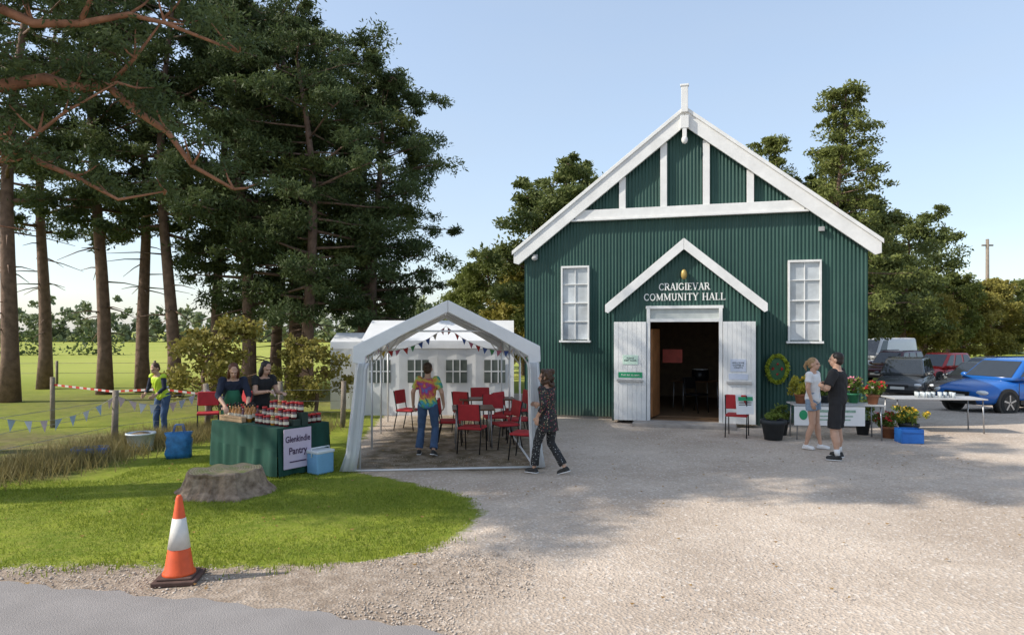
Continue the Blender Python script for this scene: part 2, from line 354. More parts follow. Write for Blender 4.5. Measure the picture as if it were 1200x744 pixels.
# ---------------------------------------------------------------- trees
bark=M('pine_bark',(.17,.11,.08),.9,.4,5,.9,bscale=14)
bark2=M('red_pine_bark',(.32,.15,.085),.9,.35,5,.8,bscale=14)
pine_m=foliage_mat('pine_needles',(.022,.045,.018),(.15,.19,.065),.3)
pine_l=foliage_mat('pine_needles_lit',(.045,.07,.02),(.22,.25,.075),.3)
dec_m=foliage_mat('broad_leaves',(.05,.08,.018),(.26,.28,.075),.3)
dec_y=foliage_mat('autumn_leaves',(.10,.10,.02),(.42,.36,.09),.3)
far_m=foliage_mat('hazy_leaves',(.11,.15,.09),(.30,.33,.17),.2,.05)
def foliage(C,Rr,per,size,asp=.35,up=.4,seed=0):
    r=np.random.default_rng(seed); C=np.asarray(C,float); Rr=np.asarray(Rr,float); n=len(C)*per
    ci=np.repeat(np.arange(len(C)),per); u=r.normal(size=(n,3)); u/=np.linalg.norm(u,axis=1)[:,None]
    rad=r.uniform(0,1,n)**.5*r.uniform(.7,1.3,n); P=C[ci]+u*rad[:,None]*Rr[ci]
    d=r.normal(size=(n,3))+u*.8; d/=np.linalg.norm(d,axis=1)[:,None]
    nrm=r.normal(size=(n,3)); nrm[:,2]+=up; s=np.cross(d,nrm); s/=np.linalg.norm(s,axis=1)[:,None]+1e-6
    L=size*r.uniform(.6,1.4,n); W=L*asp
    V=np.empty((n,4,3)); V[:,0]=P-d*L[:,None]*.5; V[:,1]=P+s*W[:,None]*.5; V[:,2]=P+d*L[:,None]*.5; V[:,3]=P-s*W[:,None]*.5
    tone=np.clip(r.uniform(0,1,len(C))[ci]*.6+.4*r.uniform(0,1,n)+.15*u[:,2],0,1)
    return V.reshape(-1,3),np.arange(n*4).reshape(n,4),tone
def tree_mesh(seed,H,R,cb,r0,kind='pine',nl=30,per=300,size=.17,mat=None,barkm=None,extra=None,cl=(.55,.30),lean=(0,0),asp=.3,sub=2):
    rn=random.Random(seed); mb=MB(); K=10; path=[];rad=[]
    ph=rn.uniform(0,6)
    for i in range(K+1):
        t=i/K; path.append(Vector((lean[0]*t*H+.22*math.sin(ph+t*5)*t*2,lean[1]*t*H+.2*math.cos(ph*1.3+t*4)*t*2,t*H*.97-.1))); rad.append(r0*(1.25 if i==0 else 1)*(1-.88*t)+.02)
    mb.tube(path,rad,10)
    def at(z):
        t=min(.999,max(0,(z+.1)/(H*.97)))*K; i=int(t); return path[i].lerp(path[i+1],t-i)
    C=[];RR=[]
    for i in range(nl):
        f=(i+rn.random())/nl; z=cb+(H-cb)*f*.97; 
        if kind=='pine': L=R*(.35+.65*math.sin(math.pi*min(1,(1-f)*.82+.1)))*rn.uniform(.55,1.2)
        elif kind=='spruce': L=R*(1-f*.9)*rn.uniform(.6,1.15)
        else: L=R*math.sqrt(max(.06,1-(2*f-.85)**2*.9))*rn.uniform(.75,1.05)
        a=i*2.4+rn.uniform(-.5,.5); d=Vector((math.cos(a),math.sin(a),0)); p=at(z)
        rise={'pine':rn.uniform(-.2,.4),'spruce':rn.uniform(-.25,.15),'dec':rn.uniform(.2,.6)}[kind]
        side=Vector((-d.y,d.x,0))*rn.uniform(-.3,.3)*L
        q=[p,p+d*L*.35+Vector((0,0,L*rise*.3))+side*.3,p+d*L*.7+Vector((0,0,L*rise*.7))+side*.8,p+d*L+Vector((0,0,L*rise*.8))+side]
        rl=max(.02,r0*.33*(1-f*.7)); mb.tube(q,[rl,rl*.75,rl*.5,.012],6)
        for (w,k) in((.5,.8),(.78,1.0),(1.02,.85)):
            if w<.6 and rn.random()<.45: continue
            j=w*3; j0=min(2,int(j)); c=q[j0].lerp(q[j0+1],min(1,j-j0)); s=k*rn.uniform(.6,1.35)*(1 if f<.85 else .7)
            for _ in range(sub):
                cc=c+Vector((rn.uniform(-.6,.6),rn.uniform(-.6,.6),rn.uniform(-.2,.35)))*cl[0]*1.5
                C.append(tuple(cc)); RR.append((cl[0]*s,cl[0]*s*rn.uniform(.7,1.1),cl[1]*s))
                if rn.random()<.4: mb.tube([c,(c+cc)/2+Vector((0,0,-.03)),cc],[.02,.014,.006],4,False)
    if kind=='pine':
        for i in range(12):
            z=rn.uniform(cb*.35,cb); a=rn.uniform(0,6.28); p=at(z); L=rn.uniform(.5,1.9); d=Vector((math.cos(a),math.sin(a),rn.uniform(-.35,.1)))
            mb.tube([p,p+d*L*.5,p+d*L+Vector((0,0,-.1))],[.03,.018,.007],5)
    C.append(tuple(at(H*.98))); RR.append((.6*cl[0],.6*cl[0],.8*cl[0]))
    if extra:
        for q,r in extra:
            mb.tube(q,[r*(1-.8*i/(len(q)-1)) for i in range(len(q))],8)
            for m in range(1,len(q)):
                for _ in range(2):
                    c=Vector(q[m])+Vector((rn.uniform(-.5,.5),rn.uniform(-.5,.5),rn.uniform(0,.6)))
                    C.append(tuple(c)); RR.append((.45,.45,.25))
                    mb.tube([q[m],tuple((Vector(q[m])+c)/2+Vector((0,0,-.05))),tuple(c)],[.03,.02,.008],5)
    V,F,T=foliage(C,RR,per,size,asp,.5,seed)
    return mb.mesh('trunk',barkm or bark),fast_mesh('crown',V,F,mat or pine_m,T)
def put_tree(meshes,loc,rz,label,cat='tree',name='pine_tree',sc=1,sz=None,group=None):
    e=thing(name,label,cat,loc,rz,group); e.scale=(sc,sc,sz or sc)
    for nme,me in zip(('trunk','crown'),meshes):
        o=bpy.data.objects.new(nme,me); setup(o,e)
    return e
GP='tall pines along the edge of the field'
A=tree_mesh(11,15,3.3,5.8,.23,nl=32,per=200,size=.16,lean=(.015,0))
B=tree_mesh(12,14,2.9,5.0,.20,nl=32,per=200,size=.16,lean=(-.02,.01))
Cc=tree_mesh(13,12,3.0,2.7,.21,nl=48,per=200,size=.15)
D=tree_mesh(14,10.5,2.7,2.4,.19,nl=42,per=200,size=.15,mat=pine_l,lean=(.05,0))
put_tree(A,(-15.6,21.2,0),.4,'tall dark pine with thick straight trunk by the field',group=GP,sc=1.05)
put_tree(B,(-14.2,23.8,0),2.0,'tall pine with bare lower trunk',group=GP,sc=1.1)
put_tree(A,(-13.3,24.6,0),3.9,'tall pine with bare lower trunk',group=GP,sc=.95)
put_tree(B,(-11.3,22.9,0),1.1,'tall pine with bare lower trunk and dark crown',group=GP,sc=1.05)
put_tree(A,(-10.8,25.0,0),5.0,'tall pine with bare lower trunk',group=GP,sc=.9)
put_tree(Cc,(-8.9,23.0,0),.3,'bushy dark pine with low hanging branches',group=GP,sc=1.12)
put_tree(B,(-9.2,26.5,0),4.0,'tall pine with bare lower trunk',group=GP,sc=1.05)
put_tree(Cc,(-6.5,21.6,0),2.4,'bushy dark pine with low hanging branches',group=GP,sc=.97)
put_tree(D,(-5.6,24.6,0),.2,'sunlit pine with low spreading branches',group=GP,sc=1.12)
put_tree(Cc,(-4.7,23.4,0),4.4,'bushy pine beside the white tents',group=GP,sc=.92)
put_tree(Cc,(-7.9,24.6,0),1.4,'bushy pine with dense dark crown',group=GP,sc=1.2)
put_tree(A,(-17.8,26,0),1.3,'tall dark pine by the field',group=GP,sc=1.0)
ext=[([(0,0,6.9),(1.3,.1,6.6),(2.0,.4,6.85),(2.6,.3,6.65),(3.1,.5,6.75),(3.6,.4,6.3),(4.1,.7,5.95),(4.6,.6,5.3),(5.3,.8,4.9)],.14),([(0,0,6.0),(1.2,.5,5.8),(1.9,.4,5.3),(2.4,.6,5.1),(3.1,.8,4.7),(3.9,1.0,4.9)],.08),([(0,0,7.6),(1.5,-.3,7.9),(2.2,-.2,7.6),(3.0,-.2,7.6),(3.7,.1,7.9),(4.4,0,7.7),(5.6,.3,7.3)],.11),([(0.1,0,5.2),(1.4,.2,5.3),(2.0,.2,5.8),(2.6,0,6.1),(3.6,-.1,6.6)],.06),([(3.1,.5,6.75),(3.7,.3,7.2),(4.3,.2,7.9)],.05),([(3.0,-.2,7.6),(3.4,-.3,8.3),(4.1,-.3,8.8)],.05)]
E=tree_mesh(21,14,3.3,7.0,.26,nl=30,per=190,size=.12,barkm=bark2,extra=ext)
put_tree(E,(-10.6,12.2,0),0,'near pine with reddish limbs overhanging the lawn',group=None)
S1=tree_mesh(22,17,2.8,10.2,.3,nl=22,per=120,size=.24,cl=(.65,.35))
put_tree(S1,(-12.6,8.3,0),1.0,'tall pine at the roadside shading the yard')
put_tree(S1,(-14.8,9.6,0),2.6,'tall pine at the roadside shading the yard',sc=1.05)
put_tree(S1,(-12.2,10.6,0),4.0,'tall pine at the roadside shading the yard',sc=.92)
put_tree(S1,(-17.0,7.4,0),5.2,'tall pine at the roadside shading the yard',sc=1.1)
G=tree_mesh(31,10,3.0,1.6,.2,'dec',nl=36,per=150,size=.24,mat=dec_m,barkm=bark,cl=(.75,.55),asp=.6)
G2=tree_mesh(32,9,3.2,1.2,.2,'dec',nl=34,per=150,size=.26,mat=dec_y,barkm=bark,cl=(.8,.6),asp=.6)
Hh=tree_mesh(33,16,4.0,4.0,.2,'spruce',nl=60,per=75,size=.20,mat=dec_m,cl=(.6,.3),asp=.4,sub=2)
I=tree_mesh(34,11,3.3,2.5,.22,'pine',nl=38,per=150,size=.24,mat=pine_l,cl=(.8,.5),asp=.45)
GB='mixed trees behind the hall'
put_tree(I,(2.1,31,0),.2,'leafy green tree rising behind the hall',name='tree',group=GB,sc=.88)
put_tree(G,(-1.2,36,0),.7,'small leafy tree behind the tents',name='tree',group=GB,sc=.62)
put_tree(G2,(.6,34,0),1.7,'small yellowing tree beside the hall',name='tree',group=GB,sc=.60)
put_tree(G,(-2.8,40,0),2.7,'small leafy tree behind the tents',name='tree',group=GB,sc=.55)
put_tree(I,(3.6,29,0),3.2,'leafy tree behind the hall',name='tree',group=GB,sc=.8)
put_tree(Hh,(15.7,33,-.6),0,'tall sparse feathery conifer behind the hall',name='conifer_tree',group=GB,sc=.93)
put_tree(Hh,(13.4,35,-.6),2,'sparse feathery conifer behind the hall',name='conifer_tree',group=GB,sc=.82)
put_tree(Hh,(17.2,36,-.6),3.3,'sparse feathery conifer behind the hall',name='conifer_tree',group=GB,sc=.80)
put_tree(I,(18.3,36,-.6),2,'dark green tree behind the parked cars',name='tree',group=GB,sc=.92)
put_tree(I,(15.4,38.5,-.6),4,'bushy tree behind the hall',name='tree',group=GB,sc=.95)
put_tree(G,(22.5,45,-.6),1,'leafy tree behind the parked cars',name='tree',group=GB,sc=.9)
put_tree(I,(26.4,46,-.6),5,'dark green tree behind the parked cars',name='tree',group=GB,sc=.95)
for i,(x,y,s,mm) in enumerate([(29,48,.62,G2),(32,50,.66,G),(34.5,52,.66,G2),(38,54,.72,G2),(42,55,.66,G),(45.5,56,.78,G2),(30,56,.75,G),(36,60,.8,G),(49,60,.78,G)]):
    put_tree(mm,(x,y,-.4),i*1.3,'leafy tree on the far side of the car park' if mm is G else 'yellowing tree on the far side of the car park',name='tree',group='trees beyond the car park',sc=s)
def wood(name,label,pts,h,mat,seed,per=26,size=.9,w=3):
    r=random.Random(seed); C=[];RR=[]
    for i in range(len(pts)-1):
        a=Vector(pts[i]);bb=Vector(pts[i+1]); n=max(1,int((bb-a).length/1.6))
        for k in range(n):
            p=a.lerp(bb,k/n); hh=h*r.uniform(.5,1.2)
            for z in np.arange(.3,hh,1.2):
                rr=r.uniform(1.1,1.9)*(1-.5*z/hh); C.append((p.x+r.uniform(-w,w),p.y+r.uniform(-w,w),z)); RR.append((rr,rr,rr))
    V,F,T=foliage(C,RR,per,size,.6,.4,seed); o=bpy.data.objects.new(name,fast_mesh(name,V,F,mat,T)); setup(o,None,label,'woodland',kind='stuff')
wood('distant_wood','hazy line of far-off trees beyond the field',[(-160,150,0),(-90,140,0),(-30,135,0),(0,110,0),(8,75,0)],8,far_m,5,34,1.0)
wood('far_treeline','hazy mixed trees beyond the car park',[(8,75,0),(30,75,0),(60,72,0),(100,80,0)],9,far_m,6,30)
wood('hedge','dark clipped hedge at the far side of the field',[(-56,60,0),(-44,62,0),(-35,64,0)],1.9,pine_m,8,per=90,size=.35,w=.7)
SH=tree_mesh(41,2.4,1.0,.3,.05,'dec',nl=16,per=60,size=.12,mat=dec_y,barkm=bark,cl=(.3,.25),asp=.6)
put_tree(SH,(-7.6,17.2,0),0,'small yellow-leaved shrub behind the fence',cat='shrub',name='shrub')
put_tree(SH,(-5.2,18.0,0),2,'small yellow-leaved shrub near the white tent',cat='shrub',name='shrub',sc=.8)

# ---------------------------------------------------------------- hall
hall=thing('community_hall','green corrugated iron gabled hall with white trim','hall',(4.205,16.6,0),-math.radians(15.85))
green=bpy.data.materials.new('green_corrugated_paint'); nt,N,L,b=nodes_of(green)
tc=N.new('ShaderNodeTexCoord')
mp=N.new('ShaderNodeMapping'); mp.inputs['Scale'].default_value=(3,3,.25); L.new(tc.outputs['Object'],mp.inputs[0])
nz=N.new('ShaderNodeTexNoise'); nz.inputs['Scale'].default_value=2; nz.inputs['Detail'].default_value=8; L.new(mp.outputs[0],nz.inputs[0])
m1=mix(rngm(nz.outputs['Fac'],.3,.7),(.016,.058,.047),(.028,.082,.066))
nz2=N.new('ShaderNodeTexNoise'); nz2.inputs['Scale'].default_value=1.1; nz2.inputs['Detail'].default_value=8; L.new(tc.outputs['Object'],nz2.inputs[0])
m2=mix(rngm(nz2.outputs['Fac'],.5,.75,0,.5),m1,(.045,.10,.085))
sz=N.new('ShaderNodeSeparateXYZ'); L.new(tc.outputs['Object'],sz.inputs[0])
m3=mix(rngm(mth('ADD',sz.outputs[2],mth('MULTIPLY',nz2.outputs['Fac'],.5)),.25,.75,.6,0),m2,(.07,.08,.06))
L.new(m3,b.inputs['Base Color']); b.inputs['Roughness'].default_value=.48; b.inputs['Specular IOR Level'].default_value=.35
def corr(mb,u0,u1,zl,zt,f,pitch=.082,amp=.011,step=6):
    n=max(2,int((u1-u0)/pitch*step)); prev=None
    for i in range(n+1):
        u=u0+(u1-u0)*i/n; a=amp*math.sin(2*math.pi*u/pitch); b=len(mb.v); mb.v.append(f(u,a,zl(u))); mb.v.append(f(u,a,zt(u)))
        if prev is not None and zt(u)>zl(u): mb.face([prev,b,b+1,prev+1],True)
        prev=b
HW=4.03; mb=MB()
zt=lambda u: 7.42-.776*abs(u)
front=lambda u,a,z:(u,a,z)
corr(mb,-HW,-.86,lambda u:.06,zt,front); corr(mb,-.86,.86,lambda u:2.45,zt,front); corr(mb,.86,HW,lambda u:.06,zt,front)
corr(mb,0,15,lambda u:.06,lambda u:4.29,lambda u,a,z:(HW-a,u,z)); corr(mb,0,15,lambda u:.06,lambda u:4.29,lambda u,a,z:(-HW+a,u,z))
corr(mb,-HW,HW,lambda u:.06,zt,lambda u,a,z:(u,15+a,z))
mb.obj('wall',green,hall)
MB().box((0,7.5,-.3),(8.0,14.9,.76)).obj('foundation',M('old_concrete',(.3,.28,.25),.9,.2,3,.4),hall)
mb=MB()
for s in(-1,1):
    a=Vector((0,0,7.5)); bb=Vector((s*4.24,0,7.5-.776*4.24))
    q=[a+Vector((0,-.13,0)),bb+Vector((0,-.13,0)),bb+Vector((0,15.1,0)),a+Vector((0,15.1,0))]
    mb.poly(q); mb.poly([p+Vector((0,0,-.06)) for p in q][::-1]); mb.poly([q[1],q[1]+Vector((0,0,-.06)),q[2]+Vector((0,0,-.06)),q[2]]); mb.poly([q[0],q[0]+Vector((0,0,-.06)),q[1]+Vector((0,0,-.06)),q[1]])
mb.obj('roof',green,hall)
for s in(-1,1):
    P=[(s*.003,7.56),(s*4.27,7.56-.776*4.27),(s*4.27,7.56-.776*4.27-.30),(s*4.14,7.56-.776*4.14-.44),(s*.003,7.12)]
    mb=MB().extr(P if s<0 else P[::-1],-.20,-.135)
    P2=[(s*.003,7.60),(s*4.31,7.60-.776*4.31),(s*4.31,7.5-.776*4.31),(s*.003,7.50)]
    mb.extr(P2 if s<0 else P2[::-1],-.235,-.203)
    mb.obj('bargeboard',white,hall,bevel=.006,fix=True)
mb=MB().box((0,-.25,7.75),(.16,.09,.62)).box((0,-.25,8.08),(.2,.12,.05)).box((0,-.25,6.98),(.1,.08,.3)).ell((0,-.25,6.78),(.075,.06,.1)).box((0,-.25,7.2),(.2,.1,.3))
mb.obj('finial',white,hall,bevel=.008)
MB().box((0,-.09,5.12),(5.35,.10,.22)).box((0,-.105,4.98),(5.55,.13,.05)).obj('collar_beam',white,hall,bevel=.006)
for u in(-1.5,-.5,.5,1.5):
    zz=7.12-.776*abs(u)+.05; MB().box((u,-.075,(5.235+zz)/2),(.16,.07,zz-5.235)).obj('batten',white,hall,bevel=.005)
glass=M('window_glass',(.42,.45,.47),.12,.35,1.5,spec=.8)
for s in(-1,1):
    u=s*2.69; z0,z1=1.97,3.82; w2=.34
    wn=MB().box((u,-.02,(z0+z1)/2),(w2*2-.04,.03,z1-z0-.04)).obj('window',glass,hall)
    f=MB(); 
    for x in(-w2,w2): f.box((u+x,-.05,(z0+z1)/2),(.042,.10,z1-z0))
    f.box((u,-.05,z1),(w2*2+.04,.105,.05)); f.box((u,-.047,z0+.47),(w2*2-.05,.05,.02)); f.box((u,-.047,z0+.94),(w2*2-.05,.052,.03)); f.box((u,-.047,z0+1.41),(w2*2-.05,.05,.02)); f.box((u,-.044,(z0+z1)/2),(.02,.04,z1-z0-.05))
    f.obj('frame',white,wn,bevel=.003)
    MB().box((u,-.08,z0-.03),(w2*2+.12,.15,.05)).obj('sill',white,wn,bevel=.004)
gp_=M('grey_plastic',(.35,.35,.35),.5)
MB().box((-3.72,-.09,4.1),(.12,.08,.12)).ell((-3.72,-.17,4.06),(.08,.06,.06)).obj('floodlight',gp_,hall)
MB().box((3.05,-.06,4.55),(.12,.08,.10)).obj('sensor_box',gp_,hall)
PW=1.66; PY=-.62; mb=MB(); ztp=lambda u:4.24-.837*abs(u)
pf=lambda u,a,z:(u,PY+a*.8,z)
corr(mb,-PW,-.84,lambda u:.06,ztp,pf); corr(mb,-.84,.84,lambda u:2.78,ztp,pf); corr(mb,.84,PW,lambda u:.06,ztp,pf)
corr(mb,PY,0,lambda u:.06,lambda u:2.84,lambda u,a,z:(-PW+a,u,z)); corr(mb,PY,0,lambda u:.06,lambda u:2.84,lambda u,a,z:(PW-a,u,z))
mb.box((-PW,PY,1.43),(.05,.05,2.76)).box((PW,PY,1.43),(.05,.05,2.76))
porch=mb.obj('porch',green,hall)
mb=MB()
for s in(-1,1):
    q=[Vector((0,PY-.11,4.29)),Vector((s*1.8,PY-.11,4.29-.837*1.8)),Vector((s*1.8,-.02,4.29-.837*1.8)),Vector((0,-.02,4.29))]
    mb.poly(q); mb.poly([p-Vector((0,0,.04)) for p in q][::-1]); mb.poly([q[1],q[2],q[2]-Vector((0,0,.04)),q[1]-Vector((0,0,.04))])
mb.obj('porch_roof',green,porch)
for s in(-1,1):
    P=[(s*.003,4.36),(s*1.83,4.36-.837*1.83),(s*1.83,4.36-.837*1.83-.17),(s*1.76,4.36-.837*1.76-.26),(s*.003,4.10)]
    MB().extr(P if s<0 else P[::-1],PY-.17,PY-.115).obj('bargeboard',white,porch,bevel=.005,fix=True)
letter=M('letter_white',(.78,.78,.74),.5,.03)
# serif capitals drawn as strokes, unit height 1
def arc(cx,cz,rx,rz,a0,a1,n=10): return [(cx+rx*math.cos(math.radians(a0+(a1-a0)*i/n)),cz+rz*math.sin(math.radians(a0+(a1-a0)*i/n))) for i in range(n+1)]
TH,TN=.17,.075
GL={'C':(.78,[(arc(.42,.5,.34,.45,48,312),TH*.85)],[(.66,.80,'v'),(.66,.2,'v')]),
'R':(.80,[([(.18,.0),(.18,1)],TH),(([(.18,.95)]+arc(.42,.73,.2,.22,90,-90)+[(.18,.51)]),TN*1.5),([(.42,.5),(.70,.03)],TH)],[(.18,0,'h'),(.12,1,'h'),(.73,0,'h')]),
'A':(.82,[([(.12,.02),(.41,1)],TN),([(.41,1),(.70,.02)],TH),([(.22,.35),(.6,.35)],TN)],[(.12,0,'h'),(.70,0,'h')]),
'I':(.40,[([(.2,0),(.2,1)],TH)],[(.2,0,'h'),(.2,1,'h')]),
'G':(.84,[(arc(.42,.5,.34,.45,48,312),TH*.85),([(.68,.1),(.68,.45)],TH*.85)],[(.66,.80,'v'),(.68,.45,'h')]),
'E':(.72,[([(.18,0),(.18,1)],TH),([(.18,.96),(.6,.96)],TN),([(.18,.52),(.5,.52)],TN),([(.18,.04),(.62,.04)],TN)],[(.12,0,'h'),(.12,1,'h'),(.6,.90,'v'),(.62,.1,'v'),(.5,.52,'v')]),
'V':(.82,[([(.12,1),(.41,.0)],TH),([(.41,.0),(.70,1)],TN)],[(.12,1,'h'),(.70,1,'h')]),
'O':(.86,[(arc(.43,.5,.33,.45,0,360,20),TH*.8)],[]),
'M':(1.04,[([(.18,0),(.18,1)],TN),([(.18,1),(.52,.1)],TH),([(.52,.1),(.86,1)],TN),([(.86,0),(.86,1)],TH)],[(.18,0,'h'),(.86,0,'h'),(.12,1,'h'),(.9,1,'h')]),
'U':(.84,[([(.2,1),(.2,.35)]+arc(.43,.33,.23,.29,180,360)+[(.66,1)],TH*.8)],[(.2,1,'h'),(.66,1,'h')]),
'N':(.88,[([(.18,0),(.18,1)],TN),([(.18,1),(.70,.0)],TH),([(.70,0),(.70,1)],TN)],[(.18,0,'h'),(.12,1,'h'),(.70,1,'h')]),
'T':(.76,[([(.38,0),(.38,1)],TH),([(.08,.96),(.68,.96)],TN)],[(.38,0,'h'),(.08,.90,'v'),(.68,.90,'v')]),
'Y':(.80,[([(.12,1),(.40,.48)],TH),([(.40,.48),(.68,1)],TN),([(.40,.5),(.40,0)],TH)],[(.12,1,'h'),(.68,1,'h'),(.40,0,'h')]),
'H':(.88,[([(.18,0),(.18,1)],TH),([(.70,0),(.70,1)],TH),([(.18,.5),(.70,.5)],TN)],[(.18,0,'h'),(.18,1,'h'),(.70,0,'h'),(.70,1,'h')]),
'L':(.70,[([(.18,0),(.18,1)],TH),([(.18,.04),(.62,.04)],TN)],[(.18,0,'h'),(.18,1,'h'),(.62,.12,'v')]),
' ':(.45,[],[])}
def serif_text(s,h,parent,cx,y,z,width,name):
    tot=sum(GL[c][0] for c in s); kx=width/tot; x0=cx-width/2; mb=MB(); dy=0
    for c in s:
        wd,st,se=GL[c]
        for pts,t in st:
            for i in range(len(pts)-1):
                a=Vector((x0+pts[i][0]*kx,0,z+pts[i][1]*h)); b2=Vector((x0+pts[i+1][0]*kx,0,z+pts[i+1][1]*h)); d=(b2-a); L_=d.length
                if L_<1e-5: continue
                d.normalize(); nn_=Vector((-d.z,0,d.x))*t*h/2; e_=d*.01*h; dy+=.00013
                yy=y-dy%.002
                q=[a-e_+nn_,a-e_-nn_,b2+e_-nn_,b2+e_+nn_]; q=[(p.x,yy,p.z) for p in q]; nrm=(Vector(q[1])-Vector(q[0])).cross(Vector(q[2])-Vector(q[0]))
                mb.poly(q if nrm.y<0 else q[::-1])
        for sx_,sz_,k in se:
            dy+=.00013; yy=y-.002-dy%.002
            a,c2=(.15*kx,.03*h) if k=='h' else (.03*kx,.09*h)
            zc=z+min(max(sz_,.03),.97)*h; xx=x0+sx_*kx
            mb.poly([(xx-a,yy,zc-c2),(xx+a,yy,zc-c2),(xx+a,yy,zc+c2),(xx-a,yy,zc+c2)])
        x0+=wd*kx
    return mb.obj(name,letter,parent)
serif_text('CRAIGIEVAR',.165,porch,0,PY-.022,3.16,1.16,'lettering'); serif_text('COMMUNITY HALL',.165,porch,0,PY-.022,2.92,1.86,'lettering')
brass=M('lamp_brass',(.45,.32,.10),.4,.1,metal=.3)
MB().box((0,PY-.05,3.56),(.1,.08,.08)).ell((0,PY-.1,3.52),(.07,.06,.12)).obj('lamp',brass,porch)
MB().box((0,PY,2.60),(1.56,.02,.24)).obj('transom_window',M('frosted_glass',(.45,.48,.46),.25,.1),porch)
mb=MB(); mb.box((0,PY-.02,2.76),(1.76,.1,.07)); mb.box((0,PY-.02,2.45),(1.56,.1,.07))
for s in(-1,1): mb.box((s*.82,PY-.02,1.4),(.08,.1,2.66))
mb.obj('door_frame',white,porch,bevel=.004)
def leaf(u0,u1,y):
    mb=MB(); n=7; wv=(u1-u0)/n
    for i in range(n): mb.box((u0+wv*(i+.5),y,1.25),(wv-.006,.04,2.34))
    mb.box(((u0+u1)/2,y+.005,1.25),(u1-u0,.03,2.335)); 
    return mb.obj('door',white,porch,bevel=.003)
d1=leaf(-1.63,-.87,PY-.075); d2=leaf(.87,1.58,PY-.075)
steel=M('steel',(.5,.5,.5),.35,.1,metal=.8)
MB().box((-1.25,PY-.125,1.03),(.62,.04,.05)).obj('push_bar',steel,d1)
MB().box((1.22,PY-.125,1.03),(.55,.04,.05)).obj('push_bar',steel,d2)
paper=M('paper',(.74,.74,.74),.7,.04); ink=M('dark_ink',(.03,.04,.03),.7,.05); grn=M('sign_green',(.02,.28,.12),.5,.05)
MB().box((-1.24,PY-.102,1.16),(.56,.008,.13)).obj('sign',grn,d1); text('Push bar to open',.062,letter,d1,(-1.24,PY-.109,1.16),ext=.001)
MB().box((-1.24,PY-.102,1.52),(.36,.008,.22)).obj('notice',M('green_tint_paper',(.55,.72,.60),.7,.03),d1)
text('PLEASE\nKEEP CLEAR',.055,ink,d1,(-1.24,PY-.109,1.53),ext=.001)
MB().box((1.2,PY-.102,1.42),(.34,.008,.28)).obj('notice',M('pale_paper',(.55,.60,.70),.7,.03),d2)
MB().box((1.2,PY-.102,1.16),(.42,.008,.13)).obj('notice',MATS['pale_paper'],d2)
text('WELCOME\nCOFFEE &\nCRAFTS',.055,ink,d2,(1.2,PY-.109,1.42),ext=.001)
MB().box((0,PY-.25,.04),(2.3,.7,.10)).obj('step',M('step_stone',(.33,.30,.27),.9,.2,4,.4),hall,bevel=.015)
MB().box((0,PY+.45,.095),(1.6,.75,.03)).box((0,4,.105),(7.8,7.9,.03)).obj('floor',M('wood_floor',(.20,.12,.065),.5,.2),hall)
dark=M('interior_lining',(.20,.14,.09),.8,.2)
MB().box((-1.05,1.6,1.3),(.05,3.0,2.36)).obj('inner_wall',dark,hall); MB().box((1.5,1.6,1.3),(.05,3.0,2.36)).obj('inner_wall',dark,hall)
MB().box((0,5.2,1.5),(6,.05,2.75)).obj('inner_wall',dark,hall); MB().box((0,2.6,2.95),(6,5.1,.05)).obj('ceiling',dark,hall)
MB().box((-.70,PY+.42,1.2),(.05,.72,2.1),Matrix.Rotation(-.18,3,'Z')).obj('inner_door',M('varnished_wood',(.34,.15,.06),.35,.3,4),porch)
MB().box((-.35,1.2,1.55),(.5,.03,.35)).obj('notice_frame',M('red_board',(.40,.06,.04),.6,.2),hall)
# ---------------------------------------------------------------- generic furniture
chair_red=M('chair_red',(.42,.025,.03),.7,.15); chair_blk=M('chair_frame',(.02,.02,.022),.35,.1,metal=.5)
def make_chair(loc,rz,lab,seatm=chair_red,group='red stacking chairs under the marquee'):
    e=thing('chair',lab,'chair',loc,rz,group)
    mb=MB().box((0,0,.45),(.44,.42,.05)); mb.obj('seat',seatm,e,bevel=.02)
    MB().box((0,.215,.74),(.42,.04,.30),Matrix.Rotation(-.12,3,'X')).obj('backrest',seatm,e,bevel=.018)
    for s in(-1,1):
        MB().tube([(s*.2,-.23,0),(s*.2,-.18,.43),(s*.2,.16,.43)],.012,7).obj('leg',chair_blk,e)
        MB().tube([(s*.21,.26,0),(s*.21,.17,.42),(s*.21,.26,.88)],.012,7).obj('leg',chair_blk,e)
    return e
ch=make_chair((-.72,12.45,0),2.9,'red padded chair with black legs beside a table')
for x,y,r in((-1.2,13.3,1.6),(-.12,12.9,-1.2),(.22,11.75,-1.9),(.12,13.6,-1.5),(-.35,14.0,.2),(-.1,14.6,1.0),(.1,15.2,-1.3),(-1.0,15.0,2.6),(-.7,15.7,.2),(-2.3,15.2,1.2)):
    copy_thing(ch,(x,y,0),r)
c2=make_chair((4.72,14.3,0),2.7,'red chair standing beside the porch door',group=None)
e=thing('notice_board','white notice with green heading propped on a red chair','sign',(4.78,14.02,.475),.05)
MB().box((0,0,.22),(.36,.02,.40),Matrix.Rotation(-.15,3,'X')).obj('board',paper,e); MB().box((0,-.038,.34),(.30,.006,.08),Matrix.Rotation(-.15,3,'X')).obj('heading',grn,e)
for i in range(5): MB().box((0,-.022+.0065*i,.26-.045*i),(.26,.004,.014),Matrix.Rotation(-.15,3,'X')).obj('lettering_line',ink,e)
wood_t=M('table_wood',(.17,.085,.045),.45,.25,5); metal=M('grey_metal',(.35,.35,.36),.35,.1,metal=.7)
